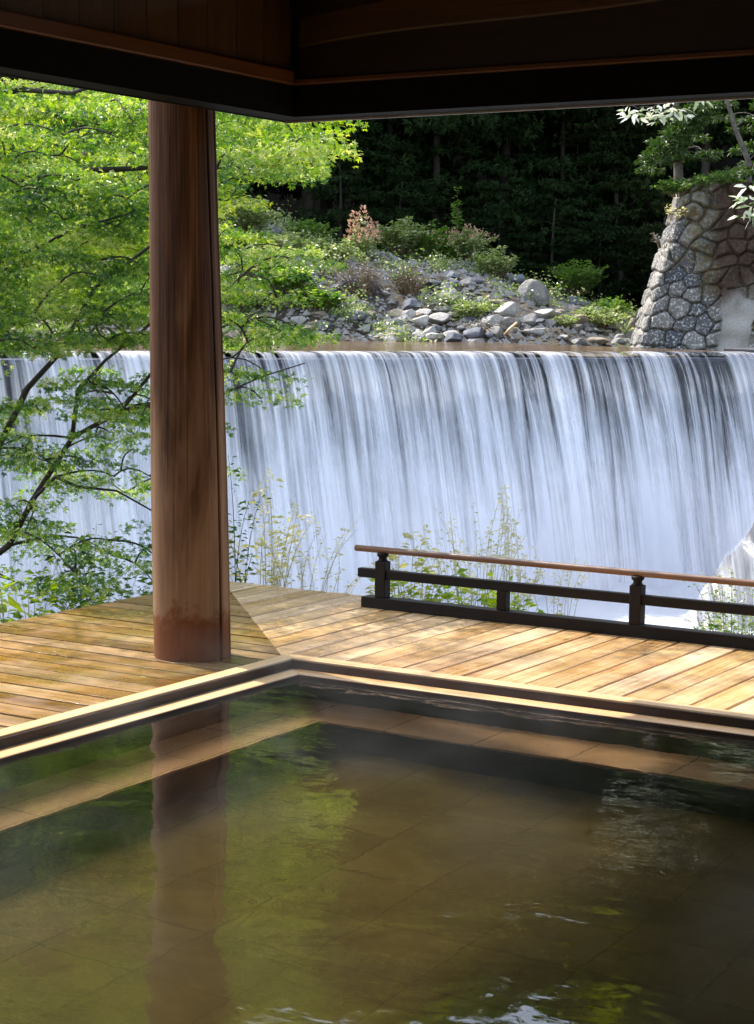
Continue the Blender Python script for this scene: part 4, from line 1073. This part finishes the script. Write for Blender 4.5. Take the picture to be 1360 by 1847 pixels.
# ------------------------------------------------------------------ steam over the bath
m = bpy.data.materials.new('steam'); m.use_nodes = True; nt = m.node_tree; nt.nodes.remove(nt.nodes['Principled BSDF']); out = nt.nodes['Material Output']
obj = N(nt, 'ShaderNodeTexCoord').outputs['Object']
n1 = noise_tex(nt, obj, (1, 1, 1.3), 1.7, 3, .6, .6)
sp = N(nt, 'ShaderNodeSeparateXYZ'); nt.links.new(obj, sp.inputs[0])
dn = ramp(nt, n1, [(.52, 0.), (.72, 1.)])
fade = ramp(nt, sp.outputs[2], [(0.0, 1.0), (.5, 0.)])
pv = N(nt, 'ShaderNodeVolumePrincipled'); pv.inputs['Color'].default_value = (.95, .95, .97, 1); pv.inputs['Anisotropy'].default_value = .3
nt.links.new(mth(nt, 'MULTIPLY', mth(nt, 'MULTIPLY', dn, fade), .15), pv.inputs['Density']); nt.links.new(pv.outputs[0], out.inputs['Volume'])
m.cycles.volume_step_rate = 2.0
st = frame('steam'); tag(st, 'thin wisps of steam drifting over the hot bath water', 'steam', kind='stuff')
mb = MB(); mb.box(.3, 3.8, -3.6, -.25, -.012, .5); mb.build('steam_wisp', m, st)

# spray hanging at the foot of the fall
m = bpy.data.materials.new('spray'); m.use_nodes = True; nt = m.node_tree; nt.nodes.remove(nt.nodes['Principled BSDF']); out = nt.nodes['Material Output']
obj = N(nt, 'ShaderNodeTexCoord').outputs['Object']
n1 = noise_tex(nt, obj, (1, 1, .8), .9, 3, .6, .6)
sp = N(nt, 'ShaderNodeSeparateXYZ'); nt.links.new(obj, sp.inputs[0])
fade = ramp(nt, mth(nt, 'MULTIPLY', mth(nt, 'SUBTRACT', sp.outputs[2], RZL), .4), [(0.0, 1.0), (.35, .55), (1.0, 0.)])
pv = N(nt, 'ShaderNodeVolumePrincipled'); pv.inputs['Color'].default_value = (.95, .95, 1, 1)
nt.links.new(mth(nt, 'MULTIPLY', mth(nt, 'MULTIPLY', ramp(nt, n1, [(.38, .1), (.65, 1.)]), fade), .17), pv.inputs['Density']); nt.links.new(pv.outputs[0], out.inputs['Volume'])
m.cycles.volume_step_rate = 3.0
st = empty('spray', wa(0, 0, 0), R_(30)); tag(st, 'pale spray hanging at the foot of the waterfall', 'spray', kind='stuff')
mb = MB(); mb.box(-14, 9.3, -4.2, -.9, RZL - .1, RZL + 2.5); mb.build('spray_cloud', m, st)
# fallen leaves on the deck
M_fallen = leaf_mat('fallen leaf', [(.5, .42, .2), (.65, .6, .45), (.3, .16, .06)], .1)
TL = T_maple()
for i in range(26):
    lx, ly = (rnd.uniform(-1.75, -.1), rnd.uniform(-3.2, 1.7)) if i < 18 else (rnd.uniform(-.9, 2.4), rnd.uniform(.2, 1.5))
    if (lx + .5) ** 2 + (ly + .05) ** 2 < .09: continue
    V, f = leaves(np.array([(0, 0, .008)]), np.array([(math.cos(i), math.sin(i), .15)]), np.array([(.1, .1, 1.0)]), np.array([rnd.uniform(.02, .04)]), TL)
    o = np_mesh('fallen_leaf', V, f, M_fallen); o.location = W(lx, ly, .003); tag(o, 'tiny pale fallen leaf lying on the deck boards', 'leaf', 'fallen leaves on the deck')
